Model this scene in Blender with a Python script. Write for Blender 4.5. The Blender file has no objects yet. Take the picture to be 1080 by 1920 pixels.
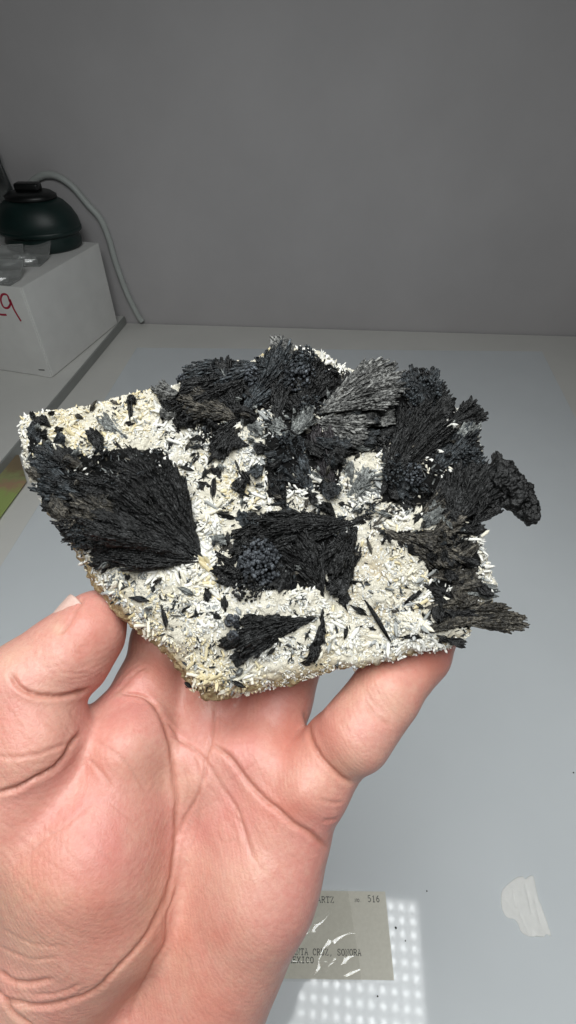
import bpy, bmesh, math, random
import numpy as np
from mathutils import Vector, Matrix

random.seed(7)
RNG = np.random.default_rng(7)
S = bpy.context.scene
COL = S.collection

# ------------------------------------------------------------------ camera
F = 960.0                      # focal length in photo pixels (1080 x 1920)
PITCH, YAW, CAM_Z = math.radians(43.8), math.radians(5.0), 0.50
cam = bpy.data.cameras.new('camera')
cam.sensor_fit = 'VERTICAL'
cam.sensor_height = 24.0
cam.lens = F / 1920.0 * 24.0
cam.clip_start, cam.clip_end = 0.005, 40.0
cam_ob = bpy.data.objects.new('camera', cam)
COL.objects.link(cam_ob)
cam_ob.location = (0, 0, CAM_Z)
cam_ob.rotation_euler = (math.pi / 2 - PITCH, 0, YAW)
S.camera = cam_ob
CM = np.array((Matrix.Translation((0, 0, CAM_Z)) @ cam_ob.rotation_euler.to_matrix().to_4x4()))

# ------------------------------------------------------------------ world (dim indoor room light)
W = bpy.data.worlds.new('World')
S.world = W
W.use_nodes = True
W.node_tree.nodes['Background'].inputs[0].default_value = (1.0, 0.98, 1.0, 1)
W.node_tree.nodes['Background'].inputs[1].default_value = 0.012
S.view_settings.view_transform = 'Standard'
S.view_settings.look = 'None'
S.view_settings.exposure = 0.0
S.view_settings.gamma = 1.0
S.cycles.use_denoising = True
S.cycles.max_bounces = 8
S.cycles.sample_clamp_indirect = 4.0

# light levels of the LED panel above the bench
LED_GLOW, LED_DOT = 5.0, 20.0
PANEL_Z = 0.92


# ------------------------------------------------------------------ geometry helpers
def to_world(p):
    p = np.asarray(p, float)
    return p @ CM[:3, :3].T + CM[:3, 3]


def ray(px, py, d):
    """Camera-space point (metres) that the photo shows at px,py, d along the view axis."""
    return np.array([(px - 540.0) / F * d, (960.0 - py) / F * d, -d])


def ground(px, py, z=0.0):
    d = CM[:3, :3] @ np.array([(px - 540.0) / F, (960.0 - py) / F, -1.0])
    t = (z - CAM_Z) / d[2]
    return CM[:3, 3] + d * t


def on_y(px, py, y):
    d = CM[:3, :3] @ np.array([(px - 540.0) / F, (960.0 - py) / F, -1.0])
    return CM[:3, 3] + d * (y / d[1])


def project(w):
    c = CM[:3, :3].T @ (np.asarray(w, float) - CM[:3, 3])
    return 540 + F * c[0] / -c[2], 960 - F * c[1] / -c[2]


def tag(o, label=None, cat=None, group=None, kind=None):
    if label: o['label'] = label
    if cat: o['category'] = cat
    if group: o['group'] = group
    if kind: o['kind'] = kind
    return o


def link(name, me, parent=None, mats=(), smooth=False):
    o = bpy.data.objects.new(name, me)
    COL.objects.link(o)
    for m in mats:
        if m.name not in [x.name for x in me.materials]:
            me.materials.append(m)
    if smooth:
        me.polygons.foreach_set('use_smooth', [True] * len(me.polygons))
    if parent is not None:
        o.parent = parent
    return o


def empty(name, loc=(0, 0, 0), rotz=0.0):
    o = bpy.data.objects.new(name, None)
    o.empty_display_size = 0.02
    COL.objects.link(o)
    o.location = loc
    o.rotation_euler = (0, 0, rotz)
    return o


def mesh_np(name, v, faces, mat_idx=None):
    """faces: list of int arrays (n,3) or (n,4)"""
    me = bpy.data.meshes.new(name)
    v = np.asarray(v, np.float32)
    me.vertices.add(len(v))
    me.vertices.foreach_set('co', v.ravel())
    faces = [np.asarray(f, np.int32) for f in faces if len(f)]
    loops = np.concatenate([f.ravel() for f in faces])
    sizes = np.concatenate([np.full(len(f), f.shape[1], np.int32) for f in faces])
    starts = np.concatenate([[0], np.cumsum(sizes)[:-1]]).astype(np.int32)
    me.loops.add(len(loops))
    me.loops.foreach_set('vertex_index', loops)
    me.polygons.add(len(sizes))
    me.polygons.foreach_set('loop_start', starts)
    me.polygons.foreach_set('loop_total', sizes)
    if mat_idx is not None:
        me.polygons.foreach_set('material_index', np.asarray(mat_idx, np.int32))
    me.update(calc_edges=True)
    me.validate()
    return me


def point_attr(me, name, vals):
    a = me.attributes.new(name, 'FLOAT', 'POINT')
    a.data.foreach_set('value', np.asarray(vals, np.float32))


def bm_mesh(name, bm):
    me = bpy.data.meshes.new(name)
    bm.normal_update()
    bm.to_mesh(me)
    bm.free()
    return me


def _hash(i, j, k, seed):
    n = (i * 374761393 + j * 668265263 + k * 2147483647 * 3 + seed * 144269504) & 0x7fffffff
    n = (n ^ (n >> 13)) * 1274126177 & 0x7fffffff
    n = (n ^ (n >> 16)) * 974634777 & 0x7fffffff
    return ((n ^ (n >> 11)) & 0xffff) / 65535.0 * 2 - 1


def vnoise(p, scale, seed=0):
    q = np.asarray(p, float) / scale + 1000.0
    i = np.floor(q).astype(np.int64)
    f = q - i
    f = f * f * (3 - 2 * f)
    r = 0
    for a in (0, 1):
        wa = f[..., 0] if a else 1 - f[..., 0]
        for b in (0, 1):
            wb = f[..., 1] if b else 1 - f[..., 1]
            for c in (0, 1):
                wc = f[..., 2] if c else 1 - f[..., 2]
                r = r + wa * wb * wc * _hash(i[..., 0] + a, i[..., 1] + b, i[..., 2] + c, seed)
    return r


def fbm(p, scale, octs=3, seed=0):
    r, a = 0, 1.0
    for o in range(octs):
        r = r + a * vnoise(p, scale / 2 ** o, seed + o * 17)
        a *= 0.5
    return r


def surface_nets(f, org, h):
    """f: grid of signed distances; returns vertices and quads of the zero surface."""
    ins = f < 0
    nx, ny, nz = f.shape
    c = np.zeros((nx - 1, ny - 1, nz - 1), np.int8)
    for a in (0, 1):
        for b in (0, 1):
            for d in (0, 1):
                c += ins[a:nx - 1 + a, b:ny - 1 + b, d:nz - 1 + d]
    act = (c > 0) & (c < 8)
    I, J, K = np.nonzero(act)
    ids = np.full(act.shape, -1, np.int64)
    ids[I, J, K] = np.arange(len(I))
    corner = [(a, b, d) for a in (0, 1) for b in (0, 1) for d in (0, 1)]
    val = {k: f[I + k[0], J + k[1], K + k[2]] for k in corner}
    acc = np.zeros((len(I), 3)); cnt = np.zeros(len(I))
    for k in corner:
        for ax in range(3):
            if k[ax] == 0:
                k2 = list(k); k2[ax] = 1; k2 = tuple(k2)
                v0, v1 = val[k], val[k2]
                m = (v0 < 0) != (v1 < 0)
                t = np.where(m, v0 / np.where(m, v0 - v1, 1), 0)
                p = np.zeros((len(I), 3)) + np.array(k)
                p[:, ax] += t
                acc[m] += p[m]; cnt[m] += 1
    v = acc / cnt[:, None] + np.stack([I, J, K], 1)
    v = v * h + np.asarray(org)
    quads = []
    for ax in range(3):
        b, c2 = (ax + 1) % 3, (ax + 2) % 3
        sl0 = [slice(None)] * 3; sl1 = [slice(None)] * 3
        sl0[ax] = slice(0, -1); sl1[ax] = slice(1, None)
        s0, s1 = ins[tuple(sl0)], ins[tuple(sl1)]
        E = np.stack(np.nonzero(s0 != s1), 1)
        ok = (E[:, b] > 0) & (E[:, c2] > 0) & (E[:, b] < f.shape[b] - 1) & (E[:, c2] < f.shape[c2] - 1)
        E = E[ok]
        flip = s0[E[:, 0], E[:, 1], E[:, 2]]

        def cell(db, dc):
            q = E.copy(); q[:, b] -= db; q[:, c2] -= dc
            return ids[q[:, 0], q[:, 1], q[:, 2]]
        Q = np.stack([cell(1, 1), cell(0, 1), cell(0, 0), cell(1, 0)], 1)
        Q[~flip] = Q[~flip][:, ::-1]
        quads.append(Q)
    Q = np.concatenate(quads)
    return v, Q[(Q >= 0).all(1)]


def relax(v, Q, n, lam=0.5):
    e = np.concatenate([Q[:, [0, 1]], Q[:, [1, 2]], Q[:, [2, 3]], Q[:, [3, 0]]])
    a = np.concatenate([e[:, 0], e[:, 1]]); b = np.concatenate([e[:, 1], e[:, 0]])
    deg = np.bincount(a, minlength=len(v)).astype(float)[:, None]
    for _ in range(n):
        s = np.stack([np.bincount(a, weights=v[b, k], minlength=len(v)) for k in range(3)], 1)
        v = v + lam * (s / deg - v)
    return v


def vert_normals(v, Q):
    d1 = v[Q[:, 2]] - v[Q[:, 0]]; d2 = v[Q[:, 3]] - v[Q[:, 1]]
    fn = np.cross(d1, d2)
    n = np.zeros_like(v)
    for k in range(4):
        for c in range(3):
            n[:, c] += np.bincount(Q[:, k], weights=fn[:, c], minlength=len(v))
    return n / (np.linalg.norm(n, axis=1)[:, None] + 1e-12)


def subdivide(v, Q, levels=1):
    me = mesh_np('tmp', v, [Q])
    o = bpy.data.objects.new('tmp', me); COL.objects.link(o)
    m = o.modifiers.new('s', 'SUBSURF'); m.levels = levels; m.render_levels = levels
    dg = bpy.context.evaluated_depsgraph_get()
    ev = o.evaluated_get(dg).to_mesh()
    n = len(ev.vertices); co = np.empty(n * 3, np.float32); ev.vertices.foreach_get('co', co)
    lp = np.empty(len(ev.loops), np.int32); ev.loops.foreach_get('vertex_index', lp)
    o.evaluated_get(dg).to_mesh_clear()
    bpy.data.objects.remove(o); bpy.data.meshes.remove(me)
    return co.reshape(-1, 3).astype(float), lp.reshape(-1, 4)


def poly_dist(px, py, pts):
    """distance to a polyline, same shape as px; also parameter along it"""
    best = np.full(px.shape, 1e9); tt = np.zeros(px.shape)
    n = len(pts) - 1
    for i in range(n):
        ax_, ay_ = pts[i]; bx_, by_ = pts[i + 1]
        dx, dy = bx_ - ax_, by_ - ay_
        t = np.clip(((px - ax_) * dx + (py - ay_) * dy) / (dx * dx + dy * dy + 1e-9), 0, 1)
        d = np.hypot(px - ax_ - t * dx, py - ay_ - t * dy)
        m = d < best
        best = np.where(m, d, best); tt = np.where(m, (i + t) / n, tt)
    return best, tt


def smooth_line(pts, n=6):
    pts = np.asarray(pts, float)
    if len(pts) < 3:
        return pts
    P = np.vstack([2 * pts[0] - pts[1], pts, 2 * pts[-1] - pts[-2]])
    out = []
    for i in range(1, len(P) - 2):
        for k in range(n):
            t = k / n
            a, b, c, d = P[i - 1], P[i], P[i + 1], P[i + 2]
            out.append(0.5 * ((2 * b) + (c - a) * t + (2 * a - 5 * b + 4 * c - d) * t * t + (-a + 3 * b - 3 * c + d) * t ** 3))
    out.append(pts[-1])
    return np.array(out)


# ------------------------------------------------------------------ materials
def srgb(r, g, b):
    f = lambda c: (c / 255 / 12.92) if c / 255 <= 0.04045 else ((c / 255 + 0.055) / 1.055) ** 2.4
    return (f(r), f(g), f(b), 1)


class Mat:
    def __init__(self, name, base=(0.5, 0.5, 0.5), rough=0.5, **kw):
        self.m = bpy.data.materials.new(name); self.m.use_nodes = True
        self.t = self.m.node_tree
        self.p = self.t.nodes['Principled BSDF']
        self.p.inputs['Base Color'].default_value = (*base[:3], 1)
        self.p.inputs['Roughness'].default_value = rough
        for k, v in kw.items():
            self.p.inputs[k].default_value = v
        self.tc = None

    def n(self, typ, **inp):
        nd = self.t.nodes.new(typ)
        for k, v in inp.items():
            nd.inputs[k.replace('_', ' ')].default_value = v
        return nd

    def l(self, a, b):
        self.t.links.new(a, b)

    def coord(self, which='Object'):
        if self.tc is None:
            self.tc = self.n('ShaderNodeTexCoord')
        return self.tc.outputs[which]

    def noise(self, scale, detail=4, rough=0.6, src=None, dist=0.0):
        nd = self.n('ShaderNodeTexNoise', Scale=scale, Detail=detail, Roughness=rough, Distortion=dist)
        self.l(src or self.coord(), nd.inputs['Vector'])
        return nd.outputs['Fac']

    def ramp(self, fac, stops):
        r = self.n('ShaderNodeValToRGB')
        e = r.color_ramp.elements
        while len(e) < len(stops):
            e.new(0.5)
        for el, (pos, c) in zip(e, stops):
            el.position = pos
            el.color = (*c[:3], 1) if hasattr(c, '__len__') else (c, c, c, 1)
        self.l(fac, r.inputs[0])
        return r.outputs[0]

    def mix(self, fac, a, b, mode='MIX'):
        nd = self.n('ShaderNodeMix'); nd.data_type = 'RGBA'; nd.blend_type = mode
        for s, x in ((0, fac), (6, a), (7, b)):
            if hasattr(x, 'links') or hasattr(x, 'is_linked'):
                self.l(x, nd.inputs[s])
            else:
                nd.inputs[s].default_value = x if s == 0 else (*x[:3], 1)
        return nd.outputs[2]

    def attr(self, name):
        nd = self.n('ShaderNodeAttribute'); nd.attribute_name = name
        return nd.outputs['Fac']

    def math(self, op, a, b=0.0):
        nd = self.n('ShaderNodeMath'); nd.operation = op
        for i, x in enumerate((a, b)):
            if hasattr(x, 'is_linked'):
                self.l(x, nd.inputs[i])
            else:
                nd.inputs[i].default_value = x
        return nd.outputs[0]

    def color(self, out):
        self.l(out, self.p.inputs['Base Color'])

    def rough(self, out):
        self.l(out, self.p.inputs['Roughness'])

    def bump(self, h, strength=0.3, dist=0.001):
        nd = self.n('ShaderNodeBump', Strength=strength, Distance=dist)
        self.l(h, nd.inputs['Height'])
        if self.p.inputs['Normal'].is_linked:
            prev = self.p.inputs['Normal'].links[0].from_socket
            self.l(prev, nd.inputs['Normal'])
        self.l(nd.outputs[0], self.p.inputs['Normal'])


def plain(name, base, rough=0.5, var=0.06, scale=30, bump=0.05, **kw):
    M = Mat(name, base, rough, **kw)
    n = M.noise(scale, 4)
    lo = [c * (1 - var) for c in base[:3]]; hi = [min(1, c * (1 + var)) for c in base[:3]]
    M.color(M.ramp(n, [(0.3, lo), (0.7, hi)]))
    if bump:
        M.bump(M.noise(scale * 12, 3), bump, 0.0006)
    return M.m


m_wall = plain('wall_paint', (0.53, 0.515, 0.522), 0.75, 0.05, 5, 0.25)
m_table = plain('white_laminate', (0.74, 0.735, 0.70), 0.45, 0.03, 8, 0.03)
M = Mat('acrylic_white', (0.64, 0.68, 0.71), 0.10)
n_ = M.noise(7, 3)
M.color(M.ramp(n_, [(0.3, (0.71, 0.75, 0.775)), (0.7, (0.745, 0.785, 0.81))]))
M.rough(M.ramp(M.noise(40, 5), [(0.35, 0.042), (0.75, 0.062)]))
m_acrylic = M.m
m_board = plain('shelf_laminate', (0.72, 0.72, 0.69), 0.5, 0.03, 8, 0.03)
m_edge = plain('edge_band_grey', (0.30, 0.31, 0.30), 0.5, 0.05, 20, 0.05)
m_carton = plain('white_carton', (0.80, 0.80, 0.78), 0.6, 0.04, 25, 0.08)
m_carton_in = plain('carton_shadow_core', (0.12, 0.115, 0.10), 0.8)
m_red = plain('red_marker', (0.42, 0.012, 0.045), 0.5)
m_ink = plain('typewriter_ink', (0.035, 0.035, 0.035), 0.7)
M = Mat('label_card_stock', (0.40, 0.385, 0.325), 0.7)
M.color(M.ramp(M.noise(400, 5), [(0.3, (0.70, 0.68, 0.59)), (0.7, (0.76, 0.74, 0.65))]))
m_card = M.m
m_tub = plain('dark_green_plastic', (0.006, 0.021, 0.019), 0.45, 0.2, 30, 0.03)
m_lid = plain('black_plastic', (0.004, 0.005, 0.005), 0.40)
m_cord = plain('white_cord_pvc', (0.50, 0.53, 0.51), 0.45)
M = Mat('clear_plastic', (0.75, 0.77, 0.76), 0.06)
M.p.inputs['Transmission Weight'].default_value = 0.75
M.p.inputs['IOR'].default_value = 1.46
M.p.inputs['Specular IOR Level'].default_value = 0.9
m_clear = M.m
m_led_house = plain('lamp_housing', (0.6, 0.6, 0.6), 0.4)


def emit(name, col, s):
    m = bpy.data.materials.new(name); m.use_nodes = True
    t = m.node_tree; t.nodes.clear()
    e = t.nodes.new('ShaderNodeEmission'); o = t.nodes.new('ShaderNodeOutputMaterial')
    e.inputs[0].default_value = (*col, 1); e.inputs[1].default_value = s
    t.links.new(e.outputs[0], o.inputs[0])
    return m


m_glow = emit('led_diffuser', (0.98, 1.0, 0.985), LED_GLOW)
m_dot = emit('led_die', (0.97, 1.0, 1.0), LED_DOT)


def film(name, tint, fac, rough=0.04):
    m = bpy.data.materials.new(name); m.use_nodes = True
    t = m.node_tree; t.nodes.clear()
    tr = t.nodes.new('ShaderNodeBsdfTransparent'); gl = t.nodes.new('ShaderNodeBsdfGlossy')
    mx = t.nodes.new('ShaderNodeMixShader'); o = t.nodes.new('ShaderNodeOutputMaterial')
    tr.inputs[0].default_value = (*tint, 1); gl.inputs['Roughness'].default_value = rough
    gl.inputs[0].default_value = (fac, fac, fac, 1)
    t.nodes.remove(mx); ad = t.nodes.new('ShaderNodeAddShader')
    t.links.new(tr.outputs[0], ad.inputs[0]); t.links.new(gl.outputs[0], ad.inputs[1]); t.links.new(ad.outputs[0], o.inputs[0])
    return m


m_film = film('clear_film', (0.93, 0.93, 0.925), 0.085, 0.06)
m_bag = film('grey_bag_film', (0.62, 0.64, 0.64), 0.10, 0.3)

# skin ------------------------------------------------------------
M = Mat('skin', (0.55, 0.30, 0.22), 0.47)
n1 = M.noise(42, 4, 0.6)
n2 = M.noise(130, 4, 0.65)
n3 = M.noise(24, 3, 0.5, dist=0.6)
c = M.ramp(n1, [(0.30, (0.65, 0.365, 0.285)), (0.52, (0.63, 0.31, 0.255)), (0.72, (0.61, 0.235, 0.205))])
c = M.mix(M.ramp(n3, [(0.48, 0.0), (0.74, 0.55)]), c, (0.62, 0.39, 0.26))
c = M.mix(M.ramp(n2, [(0.50, 0.0), (0.78, 0.35)]), c, (0.575, 0.215, 0.168))
c = M.mix(M.ramp(M.noise(620, 4, 0.75), [(0.40, 0.0), (0.72, 0.55)]), c, (0.55, 0.20, 0.165))
c = M.mix(M.ramp(M.noise(85, 5, 0.7), [(0.55, 0.0), (0.75, 0.45)]), c, (0.68, 0.47, 0.36))
c = M.mix(M.math('MULTIPLY', M.attr('flush'), 1.0), c, (0.57, 0.195, 0.145))
c = M.mix(M.math('MULTIPLY', M.attr('pale'), 1.0), c, (0.68, 0.47, 0.345))
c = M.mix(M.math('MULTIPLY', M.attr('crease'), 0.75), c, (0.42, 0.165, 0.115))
M.color(c)
M.p.inputs['Subsurface Weight'].default_value = 0.22
M.p.inputs['Subsurface Radius'].default_value = (1.0, 0.35, 0.2)
M.p.inputs['Subsurface Scale'].default_value = 0.0028
M.p.inputs['Specular IOR Level'].default_value = 0.42
M.rough(M.ramp(M.noise(300, 4), [(0.3, 0.34), (0.7, 0.50)]))
# fine skin cells, print ridges that follow the warp of a stretched noise
mp = M.n('ShaderNodeMapping'); mp.inputs['Scale'].default_value = (1.0, 1.0, 1.0)
wv = M.n('ShaderNodeTexWave', Scale=330.0, Distortion=9.0, Detail=2.0, Detail_Scale=0.12)
wv.bands_direction = 'DIAGONAL'
M.l(M.coord(), wv.inputs['Vector'])
vo = M.n('ShaderNodeTexVoronoi', Scale=900.0)
vo.feature = 'DISTANCE_TO_EDGE'
M.l(M.coord(), vo.inputs['Vector'])
M.bump(M.ramp(vo.outputs['Distance'], [(0.0, 0.0), (0.25, 1.0)]), 0.13, 0.00030)
M.bump(wv.outputs['Fac'], 0.09, 0.0003)
M.bump(M.noise(420, 5, 0.6), 0.30, 0.0005)
m_skin = M.m
M = Mat('nail', (0.66, 0.44, 0.38), 0.32)
M.color(M.ramp(M.noise(160, 3), [(0.35, (0.62, 0.40, 0.34)), (0.7, (0.72, 0.55, 0.48))]))
m_nail = M.m

# rock ------------------------------------------------------------
M = Mat('pale_matrix', (0.6, 0.56, 0.45), 0.8)
n1 = M.noise(260, 6, 0.7); n2 = M.noise(900, 4, 0.7)
c = M.ramp(n1, [(0.22, (0.40, 0.375, 0.315)), (0.40, (0.66, 0.62, 0.51)), (0.62, (0.76, 0.72, 0.62)), (0.8, (0.84, 0.82, 0.75))])
tan = M.ramp(M.noise(420, 6, 0.75), [(0.28, (0.15, 0.10, 0.055)), (0.45, (0.36, 0.265, 0.14)), (0.62, (0.56, 0.45, 0.26)), (0.8, (0.62, 0.54, 0.38))])
c = M.mix(M.attr('stain'), c, tan)
c = M.mix(M.ramp(n2, [(0.24, 0.75), (0.34, 0.0)]), c, (0.05, 0.048, 0.045))
c = M.mix(M.math('MULTIPLY', M.attr('dark_mineral'), 1.0), c, (0.004, 0.004, 0.004))
M.p.inputs['Specular IOR Level'].default_value = 0.2
M.color(c)
M.bump(n2, 0.8, 0.0010); M.bump(n1, 0.7, 0.002)
m_matrix = M.m


def crystal_mat(name, lo, hi, rough=0.42, sss=0.3):
    M = Mat(name, hi, rough)
    oi = M.n('ShaderNodeObjectInfo')
    geo = M.n('ShaderNodeNewGeometry')
    M.color(M.mix(M.ramp(geo.outputs['Random Per Island'], [(0.0, 0.0), (1.0, 1.0)]), lo, hi))
    M.bump(M.noise(1500, 3, 0.6), 0.35, 0.0004)
    M.p.inputs['Subsurface Weight'].default_value = sss
    M.p.inputs['Subsurface Radius'].default_value = (1, 1, 0.9)
    M.p.inputs['Subsurface Scale'].default_value = 0.0018
    return M.m


m_white = crystal_mat('white_quartz', (0.76, 0.745, 0.67), (0.90, 0.885, 0.82), sss=0.35)
m_cream = crystal_mat('cream_quartz', (0.72, 0.665, 0.52), (0.88, 0.835, 0.69), sss=0.35)
m_yellow = crystal_mat('yellow_stained_quartz', (0.60, 0.49, 0.27), (0.82, 0.72, 0.47), sss=0.35)
m_greyq = crystal_mat('grey_quartz', (0.16, 0.17, 0.165), (0.45, 0.46, 0.45), 0.25, sss=0.35)
CRYS = [m_white, m_cream, m_yellow, m_greyq]


def black_mat(name, dark, light, bias=0.55, rough=0.38, spec=0.36, glint=0.66):
    M = Mat(name, dark, rough)
    geo = M.n('ShaderNodeNewGeometry')
    isl = M.ramp(geo.outputs['Random Per Island'], [(0.55, 0.0), (0.85, 0.28), (1.0, 1.0)])
    ns = M.ramp(M.noise(170, 5, 0.75), [(bias - 0.14, 0.0), (bias + 0.16, 1.0)])
    grit = M.ramp(M.noise(1100, 4, 0.8), [(0.42, 0.0), (0.62, 1.0)])
    glow_ = M.math('MULTIPLY', isl, M.math('ADD', M.math('MULTIPLY', ns, 0.75), 0.25))
    f = M.math('ADD', M.math('MULTIPLY', glow_, 0.85), M.math('MULTIPLY', M.math('MULTIPLY', ns, grit), 0.75))
    f = M.math('MINIMUM', f, 1.0)
    M.color(M.mix(f, dark, light))
    rr_ = M.ramp(M.noise(1500, 3, 0.8), [(0.40, rough + 0.12), (glint, 0.18)])
    M.rough(M.mix(M.ramp(M.math('FRACT', M.math('MULTIPLY', geo.outputs['Random Per Island'], 7.31)), [(0.58, 0.0), (0.66, 1.0)]), rr_, (0.13, 0.13, 0.13)))
    M.p.inputs['Specular IOR Level'].default_value = spec
    M.bump(M.noise(1500, 4, 0.7), 0.55, 0.0007)
    return M.m


K_BLACK = black_mat('black_mineral', (0.0018, 0.0019, 0.0020), (0.060, 0.062, 0.063), 0.60)
K_BLUE = black_mat('blue_black_mineral', (0.0042, 0.0052, 0.0060), (0.125, 0.145, 0.16), 0.54)
K_GREY = black_mat('grey_frosted_mineral', (0.009, 0.0094, 0.0094), (0.42, 0.42, 0.40), 0.47)
K_BROWN = black_mat('brown_black_mineral', (0.006, 0.0056, 0.0048), (0.21, 0.19, 0.155), 0.50)
K_SILVER = black_mat('silver_grey_mineral', (0.05, 0.054, 0.054), (0.44, 0.46, 0.44), 0.45, 0.4)
K_PURPLE = black_mat('purple_black_mineral', (0.008, 0.0068, 0.008), (0.10, 0.088, 0.094), 0.53)
K_KNOB = black_mat('blue_grey_knobs', (0.013, 0.015, 0.018), (0.15, 0.165, 0.185), 0.46, 0.75, 0.3)

# ================================================================== SETTING
BACK_L, BACK_R = ground(270, 607), ground(1080, 631)
WALL_Y = (BACK_L[1] + BACK_R[1]) / 2
ang = math.atan2(BACK_R[1] - BACK_L[1], BACK_R[0] - BACK_L[0])


def slab(name, poly, z0, z1, mat, parent=None, bevel=0.0, kind=None):
    bm = bmesh.new()
    lo = [bm.verts.new((p[0], p[1], z0)) for p in poly]
    hi = [bm.verts.new((p[0], p[1], z1)) for p in poly]
    bm.faces.new(hi); bm.faces.new(lo[::-1])
    n = len(poly)
    for i in range(n):
        bm.faces.new((lo[i], lo[(i + 1) % n], hi[(i + 1) % n], hi[i]))
    bmesh.ops.recalc_face_normals(bm, faces=bm.faces[:])
    if bevel:
        bmesh.ops.bevel(bm, geom=bm.edges[:], offset=bevel, segments=2, affect='EDGES', profile=0.5)
    o = link(name, bm_mesh(name, bm), parent, [mat])
    if kind: o['kind'] = kind
    return o


wy = WALL_Y
tl = lambda x: wy + math.tan(ang) * (x - (BACK_L[0] + BACK_R[0]) / 2)
table = slab('table', [(-1.6, -0.5), (1.6, -0.5), (1.6, tl(1.6)), (-1.6, tl(-1.6))], -0.03, 0.0, m_table, kind='structure')
wall = slab('wall', [(-3, tl(-3) + 0.004), (3, tl(3) + 0.004), (3, tl(3) + 0.10), (-3, tl(-3) + 0.10)], -0.8, 1.9, m_wall, kind='structure')
floor = slab('floor', [(-3, -1.5), (3, -1.5), (3, tl(3) + 0.003), (-3, tl(-3) + 0.003)], -0.86, -0.80, m_wall, kind='structure')

# acrylic sheet on the table
aL, aR = ground(257, 655), ground(1015, 662)
aL2, aR2 = ground(-60, 1167), ground(1100, 832)
def extend(a, b, y):
    t = (y - a[1]) / (b[1] - a[1]); return a + (b - a) * t
acr = slab('acrylic_sheet', [extend(aL, aL2, -0.35), extend(aR, aR2, -0.35), aR, aL], 0.0004, 0.0040, m_acrylic, bevel=0.0006)
tag(acr, 'glossy bluish white acrylic sheet lying flat on the table under everything', 'sheet')

# raised board on the left with a grey edge
b0, b1 = ground(238, 606), ground(113, 759)
dirB = (b1 - b0) / np.linalg.norm(b1 - b0)
e0 = b0 - dirB * 0.02; e1 = b0 + dirB * 1.3
BH = 0.018
e0[1] = min(e0[1], tl(e0[0]) - 0.004)
bd = empty('shelf_board', (e0[0] - 0.2, e0[1] - 0.3, 0.0))
o_ = np.array([bd.location.x, bd.location.y, 0])
nrm = np.array([dirB[1], -dirB[0], 0]); nrm = nrm if nrm[0] < 0 else -nrm
bo = slab('board', [e0 + nrm * 0.003 - o_, e1 + nrm * 0.003 - o_, e1 + nrm * 0.9 - o_, e0 + nrm * 0.9 - o_], 0.0004, BH, m_board, bd)
slab('edge_band', [e0 - o_, e1 - o_, e1 + nrm * 0.0029 - o_, e0 + nrm * 0.0029 - o_], 0.0006, BH - 0.0008, m_edge, bd)
tag(bd, 'raised white shelf board with grey edge at the left under the carton', 'board')

# LED panel above the bench (its grid shows mirrored in the acrylic)
PX0, PX1, PY0, PY1 = -0.31, 0.268, -0.30, 0.247
pan = empty('led_panel', ((PX0 + PX1) / 2, (PY0 + PY1) / 2, PANEL_Z))
ox, oy = pan.location.x, pan.location.y
slab('housing', [(PX0 - .012 - ox, PY0 - .012 - oy), (PX1 + .012 - ox, PY0 - .012 - oy), (PX1 + .012 - ox, PY1 + .012 - oy), (PX0 - .012 - ox, PY1 + .012 - oy)], 0.006, 0.028, m_led_house, pan)
me = mesh_np('diffuser', [(PX0 - ox, PY0 - oy, 0.004), (PX0 - ox, PY1 - oy, 0.004), (PX1 - ox, PY1 - oy, 0.004), (PX1 - ox, PY0 - oy, 0.004)], [[(0, 1, 2, 3)]])
link('diffuser', me, pan, [m_glow])
v, f = [], []
nx_, ny_ = 24, 23
for i in range(nx_):
    for j in range(ny_):
        cx = PX1 - ox - 0.014 - i * 0.0232; cy = PY1 - oy - 0.014 - j * 0.0232
        k = len(v)
        for q in range(8):
            a = q * math.pi / 4
            v.append((cx + 0.0052 * math.cos(a), cy + 0.0052 * math.sin(a), 0.002))
        f.append([k + 7 - q for q in range(8)])
me = bpy.data.meshes.new('led_grid'); me.from_pydata(v, [], f)
lg = link('led_grid', me, pan, [m_dot]); lg['kind'] = 'stuff'
tag(pan, 'white LED panel lamp above the table seen only as a mirrored dot grid', 'lamp')

# ================================================================== BACKGROUND THINGS
# carton ----------------------------------------------------------
A = ground(99, 708, BH + 0.0005); B = ground(243, 588, BH + 0.0005); C0 = ground(0, 703, BH + 0.0005)
ub = (B - A); Lb = np.linalg.norm(ub); ub /= Lb; Lb = 0.245
uc = np.array([-ub[1], ub[0], 0]); uc = uc if uc @ (C0 - A) > 0 else -uc
hb = 0.1
for hb in np.arange(0.04, 0.4, 0.002):
    if project(A + np.array([0, 0, hb]))[1] < 541: break
WB = 0.22
carton = empty('carton_box', tuple(A + ub * Lb / 2 + uc * WB / 2), math.atan2(ub[1], ub[0]))
# local axes: +x along ub, y = along +-uc
sgn = 1 if np.cross(ub, uc)[2] > 0 else -1


def boxel(bm, x0, x1, y0, y1, z0, z1):
    r = bmesh.ops.create_cube(bm, size=1.0)
    for vv in r['verts']:
        vv.co = Vector(((x0 + x1) / 2 + vv.co.x * (x1 - x0), (y0 + y1) / 2 + vv.co.y * (y1 - y0), (z0 + z1) / 2 + vv.co.z * (z1 - z0)))


def boxpart(name, dims, mat, parent, bevel=0.0008):
    bm = bmesh.new(); boxel(bm, *dims)
    if bevel:
        bmesh.ops.bevel(bm, geom=bm.edges[:], offset=bevel, segments=2, affect='EDGES', profile=0.5)
    return link(name, bm_mesh(name, bm), parent, [mat])


ylo, yhi = -WB / 2, WB / 2
xs, xe = -Lb / 2, Lb / 2
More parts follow.
